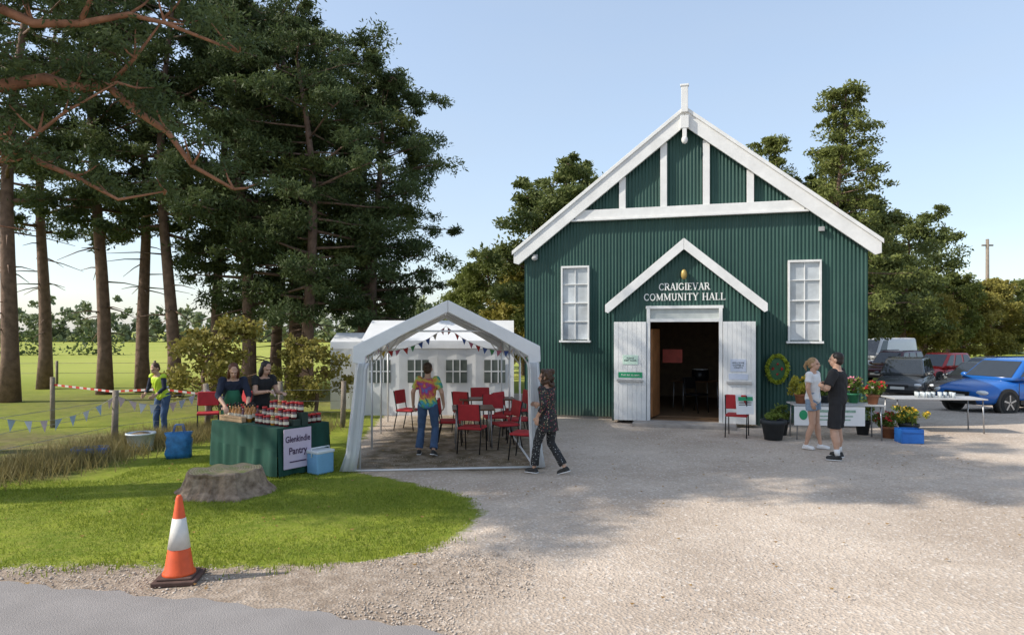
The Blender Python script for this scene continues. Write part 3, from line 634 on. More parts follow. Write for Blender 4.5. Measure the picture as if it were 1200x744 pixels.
def make_table(loc,rz,lab,L=1.2,W=.7,Hh=.74,topm=wood_t,group=None,legm=metal):
    e=thing('table',lab,'table',loc,rz,group); MB().box((0,0,Hh-.015),(L,W,.03)).obj('table_top',topm,e,bevel=.006)
    for sx_ in(-1,1):
        for sy in(-1,1): MB().tube([(sx_*(L/2-.08),sy*(W/2-.06),Hh-.03),(sx_*(L/2-.06),sy*(W/2-.05),0)],.014,7).obj('leg',legm,e)
    return e
make_table((-.75,13.15,0),.1,'brown wooden table under the marquee',.8,.8); make_table((-.55,14.9,0),.1,'brown wooden table further inside the marquee',1.2,.6)
make_table((5.0,18.6,.12),.3,'dark table inside the hall doorway',1.2,.6)
k=copy_thing(ch,(4.75,17.6,.12),.6,label='dark chair inside the hall'); del k['group']
for c in k.children: 
    c.data=c.data.copy(); c.data.materials[0]=chair_blk
e=thing('drum','dark round drum with pale skin on a stand inside the hall','drum',(5.1,18.5,.86),0)
MB().tube([(0,0,0),(0,0,.3)],.22,20).obj('shell',chair_blk,e); MB().tube([(0,0,.302),(0,0,.315)],.21,20).obj('skin',paper,e)

# ---------------------------------------------------------------- marquee
def rot(p,a): return (p[0]*math.cos(a)-p[1]*math.sin(a),p[0]*math.sin(a)+p[1]*math.cos(a))
pole=M('white_pole',(.66,.66,.66),.35,.05,metal=.2)
mq=thing('marquee','open white party marquee with peaked roof and seating inside','marquee',(-1.02,10.85,0),math.radians(6))
TW=1.42;TE=1.96;TP=2.66;TL=5.9
mb=MB()
ns=24
for s in(-1,1):
    for i in range(ns):
        y0=TL*i/ns;y1=TL*(i+1)/ns
        sag=lambda y:-.05*abs(math.sin(math.pi*y/(TL/3)))
        for j in range(6):
            t0=j/6;t1=(j+1)/6
            P=lambda t,y:(s*TW*t,y,TP+(TE-TP)*t+sag(y)*math.sin(math.pi*t)+.006*math.sin(y*9+t*11))
            q=[P(t0,y0),P(t1,y0),P(t1,y1),P(t0,y1)]
            mb.poly(q if s>0 else q[::-1],True)
        sc0=.22+.05*abs(math.sin(math.pi*y0/.49)); sc1=.22+.05*abs(math.sin(math.pi*y1/.49))
        mb.poly([(s*TW,y0,TE+.006*math.sin(y0*9+11)),(s*(TW+.02),y0,TE-sc0),(s*(TW+.02),y1,TE-sc1),(s*TW,y1,TE+.006*math.sin(y1*9+11))],True)
mb.obj('roof',fabric,mq)
def band(y,parent,nm):
    mb=MB()
    for s in(-1,1):
        o=[(0,TP+.03),(s*(TW*.5),(TP+TE)/2+.03),(s*(TW+.05),TE+.0),(s*(TW+.06),TE-.25)]; i_=[(0,TP-.16),(s*(TW*.5),(TP+TE)/2-.17),(s*(TW-.14),TE-.16),(s*(TW-.13),TE-.30)]
        P=o+i_[::-1]; P=[(p[0]+s*.002,p[1]) for p in P]
        mb.extr(P if s<0 else P[::-1],y-.04,y+.03)
    mb.obj(nm,fabric,parent,fix=True,bevel=.012)
band(-.03,mq,'gable_band'); band(TL,mq,'gable_band')
for s in(-1,1):
    mb=MB(); rings=[]
    n=28
    for z,wd,off in((TE-.26,.085,-.06),(1.6,.08,-.03),(1.2,.09,.0),(.7,.095,.05),(.3,.09,.10),(.02,.11,.17)):
        rings.append([(s*(TW-.04+ (off if s<0 else off*.35))+math.cos(2*math.pi*k/n)*wd*(1+.22*math.sin(k*2.2+z)),-.03+math.sin(2*math.pi*k/n)*.06*(1+.35*math.sin(k*2.9)),z) for k in range(n)])
    mb.loft(rings); mb.obj('drape',fabric,mq,fix=True)
for y in(.05,1.95,3.9,TL-.05):
    for s in(-1,1): MB().tube([(s*(TW-.04),y,0),(s*(TW-.04),y,TE)],.02,8).obj('pole',pole,mq)
    mb=MB().tube([(-TW+.04,y,TE-.03),(0,y,TP-.06),(TW-.04,y,TE-.03)],.018,8).tube([(-TW*.55,y,TE+.24),(TW*.55,y,TE+.24)],.014,8); 
    for s in(-1,1): mb.tube([(s*(TW-.04),y,TE-.4),(s*(TW-.45),y,TE+.14)],.012,6)
    mb.obj('rafter',pole,mq)
for s in(-1,1): MB().tube([(s*(TW-.04),0,TE-.03),(s*(TW-.04),TL,TE-.03)],.017,8).obj('rail',pole,mq)
MB().tube([(0,0,TP-.07),(0,TL,TP-.07)],.017,8).obj('rail',pole,mq); MB().tube([(-TW-.1,-.05,.025),(TW-.02,-.05,.025)],.017,8).obj('rail',pole,mq)
MB().tube([(TW-.04,0,.025),(TW-.04,TL,.025)],.017,8).obj('rail',pole,mq)
def walled(nm,lab,loc,rz,L,W,E,P,wins=True,grp=None):
    e=thing(nm,lab,'marquee',loc,rz,grp); mb=MB()
    for s in(-1,1):
        q=[(-L/2,0,P),(L/2,0,P),(L/2,s*W/2,E),(-L/2,s*W/2,E)]; mb.poly(q if s<0 else q[::-1]); mb.poly([(-L/2,s*(W/2+.01),E),(L/2,s*(W/2+.01),E),(L/2,s*(W/2+.03),E-.2),(-L/2,s*(W/2+.03),E-.2)])
    mb.obj('roof',fabric,e); mb=MB(); n=int(L/.25)
    for s in(-1,1):
        for i in range(n):
            x0=-L/2+L*i/n;x1=-L/2+L*(i+1)/n; a=.02*(i%2);c=.02*((i+1)%2)
            mb.poly([(x0,s*(W/2-a),0),(x1,s*(W/2-c),0),(x1,s*(W/2-c),E),(x0,s*(W/2-a),E)],True)
        mb.poly([(s*L/2,-W/2,0),(s*L/2,W/2,0),(s*L/2,W/2,E),(s*L/2,0,P),(s*L/2,-W/2,E)])
    mb.obj('wall',fabric,e)
    if wins:
        nw=max(1,int(L/1.0)); mm=M('clear_film',(.10,.12,.11),.15,.3,2)
        for i in range(nw):
            x=-L/2+L*(i+.5)/nw; wn=MB().box((x,-W/2-.012,1.15),(.55,.006,.6)).obj('window',mm,e)
            MB().box((x,-W/2-.02,1.15),(.55,.008,.03)).box((x-.09,-W/2-.02,1.15),(.03,.010,.6)).box((x+.09,-W/2-.02,1.15),(.03,.010,.6)).obj('frame',fabric,wn)
    return e
walled('marquee','white walled marquee with window panels beside the hall',(-1.95,19.3,0),0,4.0,2.9,1.95,2.5)
walled('marquee','small white walled tent beside the pines',(-4.6,20.6,0),.12,1.35,2.6,1.9,2.15,False)
flagcols=[M('flag_'+n,c,.8,.1) for n,c in(('red',(.5,.05,.05)),('blue',(.08,.15,.45)),('yellow',(.6,.45,.08)),('pink',(.6,.2,.3)),('green',(.1,.35,.15)),('cream',(.6,.58,.5)))]
greyflag=[M('flag_white',(.66,.67,.68),.8,.1),M('flag_pale_blue',(.42,.52,.60),.8,.15),MATS['flag_white'],M('flag_pale_pink',(.62,.48,.46),.8,.1)]
strm=M('string',(.5,.48,.42),.8)
def bunting(lab,pts,ms,n,sag,fs=.13,group=None):
    e=thing('bunting',lab,'bunting',(0,0,0),0,group); P=[]
    for i in range(len(pts)-1):
        a=Vector(pts[i]);b2=Vector(pts[i+1])
        for k in range(8):
            t=k/8; p=a.lerp(b2,t); p.z-=sag*4*t*(1-t); P.append(p)
    P.append(Vector(pts[-1])); MB().tube(P,.004,5).obj('string',strm,e)
    for i in range(n):
        f=(i+.5)/n*(len(P)-1); j=int(f); p=P[j].lerp(P[j+1],f-j); d=(P[j+1]-P[j]).normalized()
        q=[(0,0,0),tuple(d*fs),tuple(d*fs*.5+Vector((random.uniform(-.04,.04),random.uniform(-.04,.04),-fs*1.15)))]
        o=MB().poly(q).obj('flag',ms[random.randrange(len(ms))],e); o.location=p-d*fs*.5
def tp(x,y,z):
    a=math.radians(6); r=rot((x,y),a); return (-1.02+r[0],10.85+r[1],z)
bunting('string of small coloured flags across the marquee eaves',[tp(-1.4,.1,1.9),tp(-1.38,2.9,1.88),tp(-1.36,5.8,1.88)],flagcols,26,.12,.11)
bunting('string of small coloured flags across the marquee eaves',[tp(1.38,.1,1.85),tp(1.36,2.9,1.85),tp(1.34,5.8,1.85)],flagcols,26,.12,.11)
bunting('string of small coloured flags looped inside the marquee',[tp(-1.34,3,1.8),tp(0,3.2,2.3),tp(1.3,3,1.8)],flagcols,18,.15,.11)
# ---------------------------------------------------------------- fence
postm=M('weathered_wood',(.23,.19,.15),.9,.3,6,.6)
fe=thing('fence','weathered post and wire fence along the lawn edge','fence')
for i,(x,y) in enumerate(FP):
    h=1.05; r=.085 if i in(1,) else .06
    mb=MB().tube([(x,y,-.1),(x+.02,y,.5),(x+.03*(i%3-1),y,h)],[r*1.1,r,r*.95],9); mb.obj('post',postm,fe)
for z in(.35,.6,.85):
    MB().tube([(x,y,z) for x,y in FP],.004,4).obj('wire',metal,fe)
bunting('pale triangular bunting strung along the fence',[(FP[0][0],FP[0][1]-.08,1.0),(FP[1][0]+.1,FP[1][1]-.08,.95),(FP[2][0]+.07,FP[2][1]-.05,.95),(FP[3][0],FP[3][1]-.1,.95),(FP[4][0],FP[4][1]-.1,.95)],greyflag,36,.26,.17)
tape=bpy.data.materials.new('striped_tape'); nt,N,L,b=nodes_of(tape); tc=N.new('ShaderNodeTexCoord'); wv=N.new('ShaderNodeTexWave'); wv.inputs['Scale'].default_value=1.6; L.new(tc.outputs['Object'],wv.inputs[0])
L.new(mix(rngm(wv.outputs['Fac'],.48,.52),(.6,.04,.03),(.7,.66,.62)),b.inputs['Base Color'])
mb=MB(); TPp=[(-10.5,15.6,1.0),(-8.9,15.2,.88),(-7.7,15.0,.95),(-6.8,14.9,.85)]
for a,c in zip(TPp,TPp[1:]): mb.poly([a,c,(c[0],c[1],c[2]-.045),(a[0],a[1],a[2]-.045)])
mb.obj('barrier_tape',tape,None,'red and white striped barrier tape strung by the field fence','tape')
MB().tube([(-10.5,15.6,-.1),(-10.5,15.6,1.15)],.05,8).obj('wooden_post',postm,None,'weathered wooden post holding barrier tape','post')
ff=thing('fence','thin dark post fence crossing the green field','fence')
for i in range(12):
    x=-26+i*1.9; MB().tube([(x,27+i*.15,0),(x,27+i*.15,1.0)],.05,6).obj('post',postm,ff)
for z in(.5,.9): MB().tube([(-26,27,z),(-5.1,28.65,z)],.008,4).obj('wire',postm,ff)

# ---------------------------------------------------------------- cone, stump
cn=thing('traffic_cone','orange traffic cone with white sleeve on the verge','traffic cone',(-2.95,6.05,.0),.15)
orange=M('cone_orange',(.66,.09,.02),.5,.2,7); cwh=M('cone_white',(.66,.63,.58),.5,.14,9)
MB().box((0,0,.02),(.36,.36,.04)).box((0,0,.05),(.29,.29,.022)).obj('base',M('cone_base_rubber',(.09,.05,.04),.8,.3,8),cn,bevel=.010)
def cr_(z): return .125-.102*(z-.06)/.69
MB().tube([(0,0,.055),(0,0,.08),(0,0,.10),(0,0,.73),(0,0,.75)],[.14,.135,cr_(.1),cr_(.73),.016],32).obj('cone_body',orange,cn)
MB().tube([(0,0,.285),(0,0,.55)],[cr_(.285)+.003,cr_(.55)+.003],32).obj('reflective_sleeve',cwh,cn)
st=thing('tree_stump','wide weathered pine stump on the lawn','tree stump',(-3.92,9.3,0),.4)
rings=[]; n=72; lob=[random.uniform(.86,1.12) for _ in range(14)]
def lobe(k): a=k/n*14; i=int(a)%14; f=a-int(a); f=f*f*(3-2*f); return lob[i]*(1-f)+lob[(i+1)%14]*f
rj=[random.uniform(-1,1) for _ in range(n)]
for z,r in((-.05,.66),(.02,.60),(.08,.53),(.14,.50),(.20,.48),(.26,.465),(.31,.46),(.325,.445)):
    w_=(1 if z<.3 else .6)
    rings.append([(math.cos(2*math.pi*k/n)*r*(1+(lobe(k)-1)*w_*1.4+.022*rj[k]+.01*math.sin(z*60+k)),math.sin(2*math.pi*k/n)*r*.85*(1+(lobe(k)-1)*w_*1.4+.022*rj[k]),z+.012*math.sin(k*.7)) for k in range(n)])
sb=M('stump_bark',(.23,.15,.10),.95,.5,9,1.0,bscale=24,col2=(.40,.30,.22))
MB().loft(rings,sm=False,caps=False).obj('bark',sb,st)
rg=bpy.data.materials.new('stump_rings'); nt,N,L,b=nodes_of(rg); tc=N.new('ShaderNodeTexCoord'); wv=N.new('ShaderNodeTexWave'); wv.wave_type='RINGS'; wv.rings_direction='Z'; wv.inputs['Scale'].default_value=9; wv.inputs['Distortion'].default_value=3
L.new(tc.outputs['Object'],wv.inputs[0]); L.new(mix(rngm(noise(7,6,.7),.4,.65),mix(wv.outputs['Fac'],(.30,.20,.12),(.50,.38,.25)),(.22,.24,.06)),b.inputs['Base Color']); b.inputs['Roughness'].default_value=.9
mb=MB(); mb.v.append((0,0,.335)); mb.v+= [(p[0],p[1],p[2]-.002) for p in rings[-1]]
for k in range(n): mb.face([0,1+k,1+(k+1)%n])
mb.obj('cut_top',rg,st)

# ---------------------------------------------------------------- produce stall
TBr=math.atan2(-.575,.82)
tb=thing('stall_table','trestle table draped in a dark green cloth','table',(-3.52,10.23,0),TBr)
clo=M('green_cloth',(.012,.06,.042),.85,.2,4)
mb=MB(); mb.box((-.85,.48,.725),(1.72,.98,.03)); 
def skirt(p,q,n):
    for i in range(n):
        t0=i/n;t1=(i+1)/n
        def P(t,z,w): 
            dx=(q[0]-p[0]);dy=(q[1]-p[1]);L_=math.hypot(dx,dy); nx_,ny_=dy/L_,-dx/L_; o=w*.026*(math.sin(t*L_*17)+.5*math.sin(t*L_*31+1))+w*.03
            return (p[0]+dx*t+nx_*o,p[1]+dy*t+ny_*o,z)
        mb.poly([P(t0,.02,1),P(t1,.02,1),P(t1,.4,.6),P(t0,.4,.6)],True); mb.poly([P(t0,.4,.6),P(t1,.4,.6),P(t1,.74,0),P(t0,.74,0)],True)
skirt((-1.71,-.01),(.01,-.01),80); skirt((.01,-.01),(.01,.97),50); skirt((.01,.97),(-1.71,.97),40); skirt((-1.71,.97),(-1.71,-.01),50)
mb.obj('tablecloth',clo,tb)
bn=MB().box((.078,.31,.42),(.012,.50,.60)).obj('banner',M('lilac_banner',(.60,.50,.62),.7,.05),tb)
pur=M('purple_ink',(.05,.02,.07),.7,.05)
text('Glenkindie',.135,pur,bn,(.088,.31,.56),(math.pi/2,0,math.pi/2),ext=.001,sx=.78,off=.002); text('Pantry',.15,pur,bn,(.088,.31,.38),(math.pi/2,0,math.pi/2),ext=.001,sx=.85,off=.002)
MB().box((.088,.31,.22),(.004,.3,.018)).obj('motif',pur,bn)
def tbp(x,y,z=.742):
    r=rot((x,y),TBr); return(-3.52+r[0],10.23+r[1],z)
jam=M('dark_jam',(.10,.012,.015),.12,.3,8,spec=.7); lid=M('red_lid',(.5,.03,.03),.4,.1); lab_=M('label_cream',(.62,.57,.46),.7,.06); gold=M('amber_glass',(.40,.17,.02),.12,.2,spec=.7); lidw=M('gold_lid',(.45,.33,.12),.35,.1,metal=.5)
def jar(lm,bm,h=.15,r=.043,bottle=False):
    mb=MB(); mb.mat=0
    if bottle: mb.tube([(0,0,0),(0,0,h*.55),(0,0,h*.68),(0,0,h*.9)],[r,r,r*.4,r*.36],12)
    else: mb.tube([(0,0,0),(0,0,.01),(0,0,h*.72),(0,0,h*.82)],[r*.92,r,r,r*.8],12)
    mb.mat=1; mb.tube([(0,0,h*(.86 if bottle else .80)),(0,0,h)],r*(.42 if bottle else .93),12)
    mb.mat=2; mb.tube([(0,0,h*.22),(0,0,h*(.45 if bottle else .52))],r*1.03,12,caps=False)
    return mb.mesh('jar' if not bottle else 'bottle',[bm,lm,lab_])
jm=[jar(lid,jam),jar(lid,jam,.13,.04),jar(lidw,gold)]
bmh=[jar(chair_blk,gold,.27,.036,True),jar(lid,jam,.25,.036,True)]
for tier,(yy,zz) in enumerate(((.20,.742),(.34,.842),(.48,.942))):
    for i in range(8):
        o=bpy.data.objects.new('jar',jm[(0,0,1,0,2,0,1,0)[(i+tier)%8]]); setup(o,None,'small jar of preserve with cream label and bright lid','jar','jars of preserves on the stall'); o.location=tbp(-.78+i*.103+random.uniform(-.006,.006),yy+random.uniform(-.008,.008),zz)
shm=M('step_cloth',(.03,.05,.04),.8,.2)
for tier in(1,2):
    a=tbp(-.42,.20+.14*tier,0); e=thing('display_shelf','low dark display step holding jars','shelf',(a[0],a[1],.7425),TBr,'display steps on the stall'); MB().box((0,0,.0495*tier),(.92,.115,.099*tier)).obj('board',shm,e,bevel=.004)
for i in range(20):
    o=bpy.data.objects.new('bottle',bmh[0 if i%5 else 1]); setup(o,None,'glass bottle with cream label on the stall','bottle','bottles on the stall'); o.location=tbp(-1.6+(i%8)*.088+random.uniform(-.01,.01),.20+.15*(i//8),.742)
for i in range(8):
    o=bpy.data.objects.new('jar',jm[i%3]); setup(o,None,'small jar of preserve near the table end','jar','jars of preserves on the stall'); o.location=tbp(-.09-(i%3)*.11,.64+.1*(i//3),.742)
def crate(nm,lab,cat,loc,rz,d,m,t=.015,group=None):
    e=thing(nm,lab,cat,loc,rz,group); mb=MB(); L_,W_,H_=d
    mb.box((0,0,t/2),(L_,W_,t)); 
    for s in(-1,1): mb.box((s*(L_/2-t/2),0,H_/2),(t,W_,H_-.002)); mb.box((0,s*(W_/2-t/2),H_/2),(L_-2*t,t,H_-.004))
    mb.box((0,-W_/2-.004,H_*.8),(L_*.94,.012,H_*.12)); mb.obj('box_shell',m,e,bevel=.004); return e
pwood=M('pale_wood',(.42,.28,.16),.6,.2)
crate('wooden_crate','pale wooden crate of goods on the stall','crate',tbp(-1.2,.75),TBr,(.5,.3,.12),pwood)
crate('wooden_crate','small wooden tray holding bottles on the stall','crate',tbp(-1.3,.10,.742),TBr,(.62,.08,.09),pwood)
ltb=M('cool_blue_plastic',(.18,.38,.58),.4,.08); blue=M('blue_plastic',(.02,.13,.45),.4,.1)
cb=thing('cool_box','pale blue plastic cool box on the grass by the stall','cool box',(-2.98,10.62,0),TBr+1.57)
MB().box((0,0,.16),(.32,.26,.32)).obj('body',ltb,cb,bevel=.02); wp=M('white_plastic',(.64,.68,.70),.4,.05); MB().box((0,0,.34),(.34,.28,.05)).obj('lid',wp,cb,bevel=.015)
MB().tube([(-.17,0,.26),(-.17,0,.40),(.17,0,.40),(.17,0,.26)],.01,6).obj('handle',wp,cb)
bk=thing('bucket','white plastic bucket on the grass by the fence','bucket',(-6.85,12.6,0)); mb=MB(); nn=24
mb.loft([[(math.cos(2*math.pi*k/nn)*r,math.sin(2*math.pi*k/nn)*r,z) for k in range(nn)] for r,z in((.19,0),(.24,.30),(.255,.30),(.255,.33),(.235,.33),(.185,.03))],caps=False); mb.obj('tub',wp,bk)
MB().ell((0,0,.25),(.21,.21,.10)).obj('contents',M('bark_chips',(.15,.11,.07),.9,.4,20),bk)
bg_=thing('bag','bright blue carrier bag standing on the grass','bag',(-5.78,11.85,0),.3); mb=MB()
rr=random.Random(2)
mb.loft([[(x*w_+rr.uniform(-.012,.012),y*dd+rr.uniform(-.012,.012),z) for x,y in((-1,-1),(-.3,-1.15),(.3,-1.1),(1,-1),(1.05,0),(1,1),(.2,1.1),(-.4,1.05),(-1,1),(-1.05,0))] for w_,dd,z in((.19,.11,0),(.2,.12,.1),(.19,.13,.2),(.2,.11,.3),(.18,.10,.38),(.21,.08,.45))],caps=True); mb.obj('bag_body',M('blue_bag',(.03,.16,.36),.5,.4,9,.5),bg_)
for s in(-1,1): MB().tube([(-.09,s*.07,.44),(-.06,s*.07,.58),(.06,s*.07,.58),(.09,s*.07,.44)],.008,6).obj('handle',blue,bg_)
crate('crate','shallow blue plastic tray in rough grass by the fence','crate',(-7.35,11.9,0.02),.4,(.55,.35,.16),blue)
k=copy_thing(ch,(-6.5,14.6,0),.4,label='red chair on the grass behind the fence'); del k['group']
k=copy_thing(ch,(-6.0,14.9,0),-.5,label='red chair on the grass behind the stall'); del k['group']
# ---------------------------------------------------------------- plant stall
greyt=M('grey_table_top',(.42,.42,.42),.5,.08)
make_table((6.62,14.0,0),-.12,'white folding table holding potted plants',1.75,.6,.72,greyt)
e=thing('banner','white banner with green lettering hung on the plant table','banner',(6.35,13.66,0),-.12); MB().box((0,0,.50),(1.35,.01,.38)).obj('sheet',paper,e)
MB().ell((-.5,-.012,.52),(.08,.006,.1)).obj('motif',grn,e)
for x,z,ww,hh in((.1,.60,.8,.05),(.1,.5,.7,.025),(.1,.43,.6,.025)): MB().box((x,-.008,z),(ww,.004,hh)).obj('lettering_line',M('banner_grey_green',(.25,.38,.30),.7,.3,30),e)
make_table((9.25,15.0,0),-.1,'grey folding table with glasses on it',1.9,.7,.75,greyt)
cup=MB().tube([(0,0,0),(0,0,.12)],[.03,.038],10).mesh('glass',M('clear_plastic',(.50,.54,.55),.1,.05,spec=.8))
for i in range(14):
    o=bpy.data.objects.new('glass',cup); setup(o,None,'clear drinking glass on the folding table','glass','glasses on the folding table'); o.location=(8.85+.12*(i%7)+.05*(i//7)+random.uniform(-.02,.02),14.9+.14*(i//7)-.012*(i%7)+random.uniform(-.03,.03),.751)
potm=M('terracotta',(.30,.12,.06),.8,.2,6); potd=M('dark_pot',(.03,.035,.04),.6,.2); potg=M('green_pot',(.04,.22,.10),.5,.15)
leafm=foliage_mat('plant_leaves',(.05,.10,.015),(.24,.30,.06),.25,4); leafy=foliage_mat('yellow_leaves',(.16,.17,.02),(.5,.45,.06),.3,4)
fmats={'red':M('petal_red',(.5,.02,.03),.6,.2),'yellow':M('petal_yellow',(.7,.45,.03),.6,.2),'pink':M('petal_pink',(.55,.18,.25),.6,.2)}
def plant(loc,lab,pm,r,ph,fr,fh,lm=leafm,fl=None,seed=0,grp='potted plants on the plant stall'):
    e=thing('potted_plant',lab,'potted plant',loc,random.uniform(0,6),grp); nn=18
    MB().loft([[(math.cos(2*math.pi*k/nn)*a,math.sin(2*math.pi*k/nn)*a,z) for k in range(nn)] for a,z in((r*.72,0),(r*.95,ph*.8),(r*1.08,ph*.8),(r*1.08,ph),(r*.9,ph),(r*.85,ph*.85))]).obj('pot',pm,e)
    rn=random.Random(seed); C=[(rn.uniform(-1,1)*fr*.75,rn.uniform(-1,1)*fr*.75,ph+fh*rn.uniform(.1,.9)) for _ in range(14)]
    V,F,T=foliage(C,[(fr*.36,fr*.36,fh*.24)]*14,70,.065,.45,.5,seed); o=bpy.data.objects.new('leaves',fast_mesh('leaves',V,F,lm,T)); setup(o,e)
    if fl:
        V,F,T=foliage([(c[0]*1.15,c[1]*1.15,c[2]+fh*.15) for c in C],[(fr*.3,fr*.3,fh*.15)]*14,14,.045,.9,1,seed+1); o=bpy.data.objects.new('flowers',fast_mesh('flowers',V,F,fmats[fl],T)); setup(o,e)
plant((5.92,14.0,.72),'leafy plant with yellow-green leaves in a terracotta pot',potm,.12,.2,.24,.34,leafy,None,1)
plant((6.2,14.15,.72),'leafy green plant in a green pot on the table',potg,.12,.22,.22,.34,leafm,'yellow',2)
plant((7.05,14.1,.72),'green plant with pink flowers on the table',potg,.11,.2,.2,.3,leafm,'pink',3)
plant((7.32,13.85,.72),'red flowering plant in a clay pot on the table',potm,.12,.2,.24,.26,leafm,'red',4)
plant((6.45,14.1,.72),'small green plant on the table',potd,.1,.16,.15,.2,leafm,None,5)
plant((5.32,13.9,0),'wide dark tub on the gravel with small leaves',potd,.24,.40,.2,.12,leafm,None,6)
plant((5.7,14.5,0),'dark pot with small plant beside the wall',potd,.17,.32,.2,.3,leafm,None,7)
plant((8.05,13.95,0),'yellow flowering plants beside a blue crate',potd,.14,.34,.26,.3,leafm,'yellow',8)
plant((7.75,14.05,.0),'tray of orange flowers near the blue crate',potm,.15,.25,.25,.3,leafm,'red',9)
plant((8.3,14.2,.0),'yellow flowering plant on the gravel',potd,.15,.28,.25,.32,leafy,'yellow',10)
plant((7.45,14.5,.0),'bushy green plant standing by the table',potd,.15,.3,.28,.45,leafm,None,11)
crate('crate','bright blue plastic crate on the gravel by flowers','crate',(7.85,13.5,0),-.1,(.42,.32,.28),blue)
wr=thing('wreath','yellow-green oval wreath hung on the hall wall','wreath',(6.18,15.90,1.32),-math.radians(15.85))
V,F,T=foliage([(.22*math.cos(a),0,.31*math.sin(a)) for a in np.linspace(0,6.28,26)],[(.05,.04,.05)]*26,60,.05,.5,.5,3)
o=bpy.data.objects.new('leaf_ring',fast_mesh('leaf_ring',V,F,foliage_mat('ring_leaves',(.20,.26,.02),(.5,.55,.06),.2,4),T)); setup(o,wr)
MB().ell((0,.03,0),(.2,.015,.28)).obj('backing',M('dark_green_board',(.03,.10,.04),.6,.2),wr)
V,F,T=foliage([(.1*math.cos(a),-.02,.12*math.sin(a)) for a in np.linspace(0,6.28,5)],[(.03,.02,.03)]*5,10,.04,.7,.5,4)
o=bpy.data.objects.new('flowers',fast_mesh('flowers',V,F,fmats['red'],T)); setup(o,wr)
up=thing('utility_pole','tall wooden utility pole beyond the parked cars','utility pole',(38.3,55,-.3)); MB().tube([(0,0,0),(0,0,9.9)],[.17,.12],8).obj('pole',postm,up)
MB().box((0,0,9.4),(.9,.12,.12)).obj('crossarm',postm,up)
